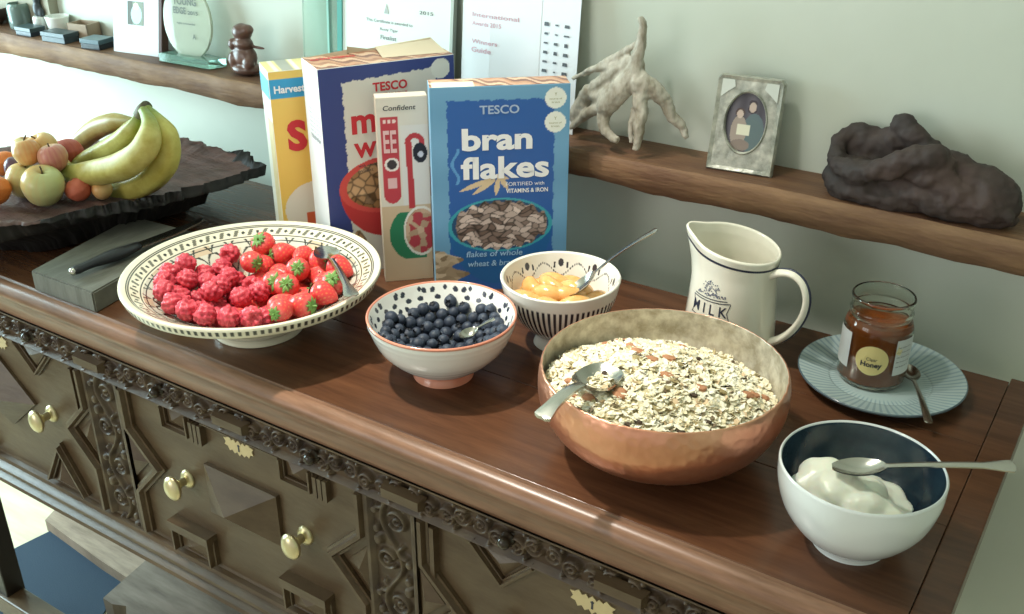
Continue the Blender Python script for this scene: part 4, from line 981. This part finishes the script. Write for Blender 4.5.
# silver oval frame
t = thing('picture_frame', 'small marbled silver picture frame with an oval photograph of two people', 'picture frame', (XS(738, .002), .002, SZ)); t.rotation_euler = (math.radians(-11), math.radians(0), math.radians(6))
fw, fh = .083, .118
m = MB(); n = 64; A_ = np.linspace(0, 2 * np.pi, n, endpoint=False)
ov = [(.025 * math.cos(a), .062 + .036 * math.sin(a)) for a in A_]
def rect_pt(a, w2, z0, z1):
    c, s = math.cos(a), math.sin(a); zc = .062; k = min(w2 / abs(c) if abs(c) > 1e-6 else 9, ((z1 - zc) if s > 0 else (zc - z0)) / abs(s) if abs(s) > 1e-6 else 9); return (c * k, zc + s * k)
rows = []
for a, o_ in zip(A_, ov):
    q0 = rect_pt(a, fw / 2, 0, fh); q1 = rect_pt(a, fw / 2 - .006, .006, fh - .006); i1 = (o_[0] * 1.10, .062 + (o_[1] - .062) * 1.10)
    rows.append([(q0[0], .008, q0[1]), (q0[0], -.001, q0[1]), (q0[0] * .97, -.004, .062 + (q0[1] - .062) * .97), (q1[0], -.002, q1[1]), (i1[0], -.002, i1[1]), (o_[0] * 1.05, -.0045, .062 + (o_[1] - .062) * 1.05), (o_[0], -.003, o_[1]), (o_[0], .002, o_[1])])
m.grid(np.array(rows), None, True)
m.build('frame', mat('marbled_silver', 'c6c5b8', .28, .2, var='83867c', vscale=60, detail=8, bump=.5, bscale=80), t, fixn=False)
m = MB(); m.add([(rect_pt(a, fw / 2, 0, fh)[0], .008, rect_pt(a, fw / 2, 0, fh)[1]) for a in A_] + [(0, .008, .062)], [(i, (i + 1) % n, n) for i in range(n)])
m.poly([(-.018, .0), (.018, .0), (.018, .10), (-.018, .10)], .003, 'y', .0082); m.build('backing', mat('dark_card', '3a3632', .8), t)
m = MB(); X, Z = np.meshgrid(np.linspace(-.025, .025, 60), np.linspace(.026, .098, 84), indexing='ij')
I = np.zeros(X.shape + (3,)); I[:] = H('5d5962'); I += .05 * np.sin(X * 300)[..., None]
def ell(cx, cz, a, b): return ((X - cx) / a) ** 2 + ((Z - cz) / b) ** 2 < 1
mask(I, ell(.010, .052, .013, .022), H('65757a')); mask(I, ell(.006, .078, .0062, .0045) | ell(.006, .086, .0055, .004), H('4a4248')); mask(I, ell(.006, .081, .0045, .006), H('c8b4a8')); mask(I, ell(.010, .046, .014, .02), H('66777a'))
mask(I, ell(-.008, .050, .010, .020), H('a89a90')); mask(I, ell(-.0085, .073, .0058, .006), H('5a4a48')); mask(I, ell(-.0085, .0715, .004, .0052), H('d0bcb0')); mask(I, (np.abs(X + .002) < .008) & (np.abs(Z - .053) < .0065), H('e4e2cc')); mask(I, ell(-.004, .034, .012, .007), H('8e8078'))
m.grid(np.stack([X, 0 * X + .0012, Z], -1), I); m.build('photograph', mat('photo_print', vcol=True, rough=.15), t, fixn=False)
for s in (-1, 1):
    m = MB(); m.poly([(s * .035, .112), (s * .020, .112), (s * .018, .104), (s * .026, .098), (s * .035, .090)], -.0015, 'y', -.002); m.build('corner_inlay', mat('pearl_inlay', 'd0d4cc', .25), t)
# certificate in glass, leaflet, clear glass panel
cl = PY(343, 46, .02); 
t = thing('certificate', 'framed white award certificate behind the blue and white cereal box', 'certificate', (XS(343, .022) + .1025, .022, SZ)); t.rotation_euler = (math.radians(-6), 0, 0)
cw = .205; x0 = -cw / 2
MB().box(x0, x0 + cw, 0, .004, 0, .24).build('backing_board', mat('white_card', 'e3ece6', .35), t)
MB().box(x0 - .009, x0, -.003, .006, 0, .24).build('frame_edge', mat('teal_glass_edge', '5fa39c', .2), t); MB().box(x0 + cw, x0 + cw + .005, -.003, .006, 0, .24).build('frame_edge', mat('grey_edge', 'b4beb6', .4), t)
fnc = lambda x, z: (x, -.0008, z)
for s, x, z, w_, h_ in (('This Certificate is awarded to', -.055, .112, .088, .0045), ('Rusty Tiger', -.028, .101, .034, .004), ('Finalist', -.027, .088, .030, .0065), ('2015', .045, .132, .025, .005)): lettering(s, ink, t, fnc, x, z, w_, h_)
m = MB(); m.poly([(-.021, .126), (-.012, .126), (-.0165, .140)], -.0005, 'y', -.0003); m.build('emblem', mat('pale_grey_ink', 'a9b0ac', .5), t)
t = thing('leaflet', 'folded white leaflet with pink text and rows of small symbols', 'leaflet', (XS(573, .022) - .094, .022, SZ)); t.rotation_euler = (math.radians(-5), 0, math.radians(1))
m = MB(); P = np.array([[(x, y, z) for z in (0, .11, .24)] for x, y in ((-.100, .006), (-.05, .001), (.03, .004), (.031, .0045), (.094, -.004))]); m.grid(P); m.grid(P + np.array([0, .0008, 0])); m.build('paper', mat('glossy_paper', 'e9eef2', .18), t)
def fnl(x, z):
    return (x, float(np.interp(x, [-.1, -.05, .03, .094], [.006, .001, .004, -.004])) - .0008, z)
for s, x, z, w_, h_ in (('International', -.082, .140, .078, .006), ('Awards 2015', -.082, .128, .050, .006), ('Winners', -.082, .103, .045, .006), ('Guide', -.082, .091, .035, .007)): lettering(s, mat('pale_pink_ink', 'd0a4b0', .5), t, fnl, x, z, w_, h_, bold=.01)
m = MB(); r3 = random.Random(2)
for i in range(3):
    for j in range(8):
        x = .040 + i * .017; z = .055 + j * .0125; w_ = r3.uniform(.0018, .005); h_ = r3.uniform(.0008, .0025)
        m.add([fnl(x - w_, z - h_), fnl(x + w_, z - h_), fnl(x + w_ * .8, z + h_), fnl(x - w_ * .9, z + h_)], [(0, 1, 2, 3)])
m.build('symbol_rows', mat('grey_symbol_ink', '565c62', .5), t, fixn=False)
t = thing('glass_block', 'upright clear greenish glass block to the left of the certificate', 'ornament', (XS(324, .03), .03, SZ)); t.rotation_euler = (math.radians(-4), 0, 0)
m = MB(); b = bmesh.new(); MB_ = MB(); m.poly([(-.042, 0), (.042, 0), (.042, .2), (-.028, .2), (-.036, .19), (-.040, .17)], .005, 'y', 0); m.build('pane', mat('green_glass', 'dcefe6', .05, trans=.85, ior=1.2), t)
MB().box(.012, .016, -.002, .007, 0, .2).build('joint', mat('glass_edge_green', '9cc9bd', .2), t)
# white frame with brown edge
t = thing('picture_frame', 'white picture frame with dark brown edge and small square picture', 'picture frame', (XS(136, .0), .0, SZ)); t.rotation_euler = (math.radians(-12), 0, math.radians(8))
w2 = .052; MB().box(-w2, w2, .0, .004, 0, .145, bev=.001).build('mount', mat('pearl_white_board', 'dfe3ea', .3), t)
MB().box(-w2, w2 + .0, .0042, .016, 0, .147, bev=.001).build('frame', mat('walnut_edge', '4f352e', .4), t)
MB().box(w2, w2 + .008, -.001, .016, 0, .147, bev=.001).build('frame_side', MATS['walnut_edge'], t)
m = MB(); X, Z = np.meshgrid(np.linspace(-.018, .018, 40), np.linspace(.050, .090, 40), indexing='ij'); I = np.zeros(X.shape + (3,)); I[:] = H('7f8a78'); mask(I, X < -.006, H('4f5446')); mask(I, ((X - .002) / .012) ** 2 + ((Z - .068) / .016) ** 2 < 1, H('bfe4e4')); mask(I, ((X - .001) / .006) ** 2 + ((Z - .082) / .006) ** 2 < 1, H('e8e2c4'))
m.grid(np.stack([X, 0 * X - .0005, Z], -1), I); m.build('picture', paper_m, t, fixn=False)
# oval glass award
t = thing('glass_award', 'oval clear glass award with grey printed text on a glass base', 'award', (XS(190, .005), .005, SZ)); t.rotation_euler = (math.radians(-4), 0, math.radians(6))
m = MB(); n = 72; R0 = [((.052 + q[0]) , q[1]) for q in ((0, 0),)]
rows = []
for a in np.linspace(0, 2 * np.pi, n, endpoint=False):
    c_, s_ = math.cos(a), math.sin(a); rows.append([(0, 0, .070), (.046 * c_, 0, .070 + .056 * s_), (.052 * c_, .001, .070 + .062 * s_), (.053 * c_, .004, .070 + .063 * s_), (.052 * c_, .007, .070 + .062 * s_), (0, .008, .070)])
m.grid(np.array(rows), None, True); m.build('disc', mat('award_glass', 'd8e0cf', .05, trans=.45, ior=1.3), t, smooth=True, auto=30)
m = MB(); m.poly([(-.055, -.015), (.062, -.022), (.070, .012), (.02, .026), (-.05, .022)], .014, 'z', .001); m.build('base', mat('award_base_glass', 'a9d2c2', .05, trans=.7, ior=1.3), t)
fna = lambda x, z: (x, -.0012, z)
for s, x, z, w_, h_ in (('YOUNG', -.026, .098, .052, .012), ('EDGE', -.026, .083, .028, .011), ('2015', .006, .083, .022, .006), ('highly commended', -.02, .066, .04, .003), ('A', .012, .043, .008, .008)): lettering(s, mat('award_print', '6c746c', .5), t, fna, x, z, w_, h_, bold=.03)
# carved seated figure
px = PZ(246, 72, SZ); m = MB(); bx_, by_ = XS(247, .008), .008
for c_, r_ in (((0, 0, .012), (.026, .020, .013)), ((0, 0, .035), (.021, .017, .024)), ((-.014, -.010, .028), (.009, .009, .018)), ((.014, -.008, .026), (.009, .009, .016)), ((.002, -.002, .062), (.016, .014, .012)), ((.0, .0, .083), (.0165, .015, .0165)), ((.010, 0, .088), (.010, .011, .011)), ((-.016, -.006, .058), (.008, .008, .012)), ((-.012, .0, .080), (.007, .006, .008)), ((0, .004, .012), (.026, .016, .012)), ((.026, .004, .056), (.014, .004, .003))): m.sphere(c_, r_, 3)
o = m.build('carved_figure', mat('brown_carved_wood', '6d4f44', .3, var='513a33', vscale=40), None, loc=(bx_, by_, SZ)); o.scale = (1.12, 1, .84); remesh(o, .0022, 2); tag(o, 'small brown carved wooden figure at the shelf edge behind the yellow box', 'figurine')
# small things at the far left of the shelf
def small_box(xc, yc, w_, d_, h_, rz, ctop, cbody, label, name='gift_box', open_=False):
    t = thing(name, label, 'box', (xc, yc, SZ), rz)
    if not open_:
        MB().box(-w_ / 2, w_ / 2, -d_ / 2, d_ / 2, 0, h_ * .55, bev=.001).build('base', mat('box_' + cbody, cbody, .4), t); MB().box(-w_ / 2 - .001, w_ / 2 + .001, -d_ / 2 - .001, d_ / 2 + .001, h_ * .55, h_, bev=.001).build('lid', mat('box_' + ctop, ctop, .35), t)
    else:
        m = MB(); th_ = .002; m.box(-w_ / 2, w_ / 2, -d_ / 2, d_ / 2, 0, th_)
        for a, b, c_, d2 in ((-w_ / 2, w_ / 2, -d_ / 2, -d_ / 2 + th_), (-w_ / 2, w_ / 2, d_ / 2 - th_, d_ / 2), (-w_ / 2, -w_ / 2 + th_, -d_ / 2, d_ / 2), (w_ / 2 - th_, w_ / 2, -d_ / 2, d_ / 2)): m.box(a, b, c_, d2, 0, h_)
        m.build('tray', mat('box_' + cbody, cbody, .6), t)
small_box(XS(98, -.004), -.004, .044, .036, .018, .15, '4c626a', '2c3238', 'dark box with blue grey lid right beside the white picture frame')
small_box(XS(61, -.008), -.008, .060, .034, .018, .10, '3d4c52', '3a464c', 'flat dark slate box in front of the open beige box')
small_box(XS(86, .030), .030, .046, .036, .030, .2, 'b7a690', 'a8927c', 'open beige box behind the flat slate box', 'open_box', True)
small_box(XS(31, -.006), -.006, .044, .032, .016, .05, '3a4c50', '26303a', 'dark green black box in front of the tall glass jar')
t = thing('glass_jar', 'squat dark filled glass jar at the left of the shelf', 'jar', (XS(22, .024), .024, SZ)); t.scale = (.8, .8, .9)
MB().lathe(dense([(.0005, 0), (.022, 0), (.026, .004), (.027, .04), (.024, .050), (.022, .052), (.021, .050), (.0235, .040), (.0005, .004)], 3), 40).build('glass', mat('smoky_glass', '90a49c', .08, trans=.5), t, smooth=True)
MB().lathe([(.0005, .003), (.0225, .004), (.0225, .036), (.0005, .038)], 32).build('contents', mat('dark_contents', '3c4640', .6), t)
t = thing('figurine', 'dark upright figurine on a pale base standing behind the small boxes', 'figurine', (XS(42, .03), .03, SZ))
m = MB()
for c_, r_ in (((0, 0, .040), (.010, .009, .016)), ((.002, 0, .062), (.008, .008, .014)), ((0, 0, .082), (.0075, .0075, .010)), ((.008, 0, .035), (.008, .006, .010))): m.sphere(c_, r_, 3)
o = m.build('body', mat('dark_figure', '3a3f42', .4), t); remesh(o, .002, 2)
MB().lathe([(.0005, 0), (.013, 0), (.013, .024), (.011, .027), (.0005, .027)], 24).build('plinth', mat('pale_plinth', 'd5d6cf', .4), t, smooth=True, auto=30)
t = thing('white_cup', 'small white handled cup behind the dark boxes', 'cup', (XS(60, .032), .032, SZ))
MB().lathe(dense([(.0005, 0), (.012, 0), (.018, .008), (.021, .024), (.022, .032), (.0205, .032), (.0195, .024), (.0005, .006)], 3), 40).build('cup', white_ceramic, t, smooth=True)
MB().tube([(-.019 - .012 * math.sin(a), 0, .018 + .010 * math.cos(a)) for a in np.linspace(0, math.pi, 9)], .0025, 8).build('handle', white_ceramic, t, smooth=True)
t = thing('dark_bowl', 'small dark brown bowl at the far left end of the shelf', 'bowl', (XS(-6, .012), .012, SZ))
MB().lathe(dense([(.0005, 0), (.014, 0), (.026, .012), (.032, .026), (.031, .032), (.029, .030), (.022, .014), (.0005, .006)], 4), 40).build('bowl', mat('dark_brown_wood', '3b2c28', .4), t, smooth=True)

# ---------------------------------------------------------------- driftwood piece and root
def dp(l): return [tuple(PY(u, v, y)) for u, v, y in l]
m = MB()
def br(l, r, n=10):
    P = dp(l); k = len(P); idx = np.arange(k); D = np.stack([dense(np.stack([idx, np.array(P)[:, j]], 1), 6)[:, 1] for j in range(3)], 1)
    q = np.linspace(0, 1, len(D)); rr_ = np.interp(q, np.linspace(0, 1, len(r)), r)
    D = D + np.array([[noise.noise(Vector(p) * 60) * .003 for _ in range(1)] * 3 for p in D]); m.tube([tuple(p) for p in D], list(rr_ * .80), n)
br([(641, 16, -.0), (643, 32, .0), (640, 52, -.002), (635, 70, -.004), (640, 86, -.006)], [.0055, .0075, .009, .015, .018])
br([(640, 80, -.006), (656, 92, .0), (668, 104, .008), (677, 122, .012), (688, 138, .016)], [.017, .014, .011, .009, .004])
br([(640, 80, -.006), (641, 105, -.012), (640, 128, -.018), (634, 151, -.022)], [.017, .012, .010, .005])
br([(636, 70, -.004), (622, 88, -.008), (606, 106, -.008), (596, 108, -.006)], [.014, .019, .017, .008])
br([(604, 108, -.008), (603, 124, -.014), (609, 135, -.018), (618, 141, -.020)], [.014, .010, .008, .006])
br([(632, 108, -.008), (632, 126, -.010), (631, 143, -.012)], [.007, .005, .004])
br([(638, 42, .0), (624, 52, .0), (606, 62, .0), (588, 72, .004), (572, 79, .006)], [.004, .006, .006, .005, .003])
br([(632, 58, .0), (614, 72, -.002), (596, 86, .0), (578, 98, .004)], [.008, .010, .011, .005])
br([(626, 64, -.004), (612, 66, -.002), (596, 68, .0), (584, 72, .002)], [.006, .007, .006, .003])
br([(604, 106, -.008), (590, 112, -.004), (578, 122, .0), (571, 128, .0)], [.011, .009, .006, .003])
br([(590, 88, .0), (582, 104, .006), (575, 118, .01)], [.010, .014, .012])
br([(612, 92, -.006), (598, 96, -.002), (584, 92, .002)], [.014, .012, .006])
o = m.build('driftwood', mat('bleached_driftwood', 'c6c1b4', .7, var='908877', vscale=26, stretch=(2.5, 2.5, 1), bump=.6, bscale=90, detail=6), None); remesh(o, .0022, 1); displace(o, .003, .006, 2); tag(o, 'pale branching driftwood root ornament standing on the shelf behind the blue box', 'driftwood')
m = MB(); 
def el(u, v, y, ru, ry, rv, rot=0):
    p = PY(u, v, y); s = 1 / (FPX / np.linalg.norm(p - CAM)); b = bmesh.new(); bmesh.ops.create_icosphere(b, subdivisions=4, radius=1)
    for q in b.verts:
        x, z = q.co.x * ru * s * 1.12, q.co.z * rv * s * 1.06; q.co = Vector((p[0] + x * math.cos(rot) - z * math.sin(rot), p[1] + q.co.y * ry, p[2] + x * math.sin(rot) + z * math.cos(rot)))
    m.bm(b)
def tb(l, r):
    P = np.array(dp(l)); k = len(P); idx = np.arange(k); D = np.stack([dense(np.stack([idx, P[:, j]], 1), 6)[:, 1] for j in range(3)], 1)
    m.tube([tuple(p) for p in D], list(np.interp(np.linspace(0, 1, len(D)), np.linspace(0, 1, len(r)), r)), 12)
el(872, 158, .026, 34, .006, 22); el(880, 190, -.002, 46, .030, 17, -.12); el(945, 198, -.004, 58, .030, 17, -.14); el(985, 196, -.006, 30, .026, 22, -.1); el(855, 180, .0, 26, .028, 22, .05)
tb([(836, 152, .012), (840, 166, -.014), (862, 172, -.028), (888, 168, -.030), (912, 158, -.028), (936, 158, -.022), (948, 168, -.012)], [.010, .013, .014, .014, .013, .014, .012])
tb([(834, 156, .008), (840, 140, .024), (858, 131, .034), (880, 136, .036), (896, 138, .034), (915, 142, .030), (938, 156, .016)], [.009, .010, .009, .010, .016, .014, .012])
el(903, 128, .028, 11, .010, 12); el(916, 138, .022, 14, .012, 10, -.3); el(958, 172, .006, 26, .018, 16, -.4); el(985, 182, .002, 24, .020, 14, -.3); el(975, 202, -.024, 34, .012, 12, -.25); el(930, 176, -.022, 26, .012, 14, -.2)
o = m.build('burnt_root', mat('burnt_root_wood', '2b2827', .7, var='4d3d38', vscale=11, bump=.8, bscale=60, detail=7), None); remesh(o, .0028, 2); displace(o, .010, .026, 3); displace(o, .005, .009, 3); tag(o, 'dark hollow lump of burnt root wood on the shelf beside the silver picture frame', 'root')
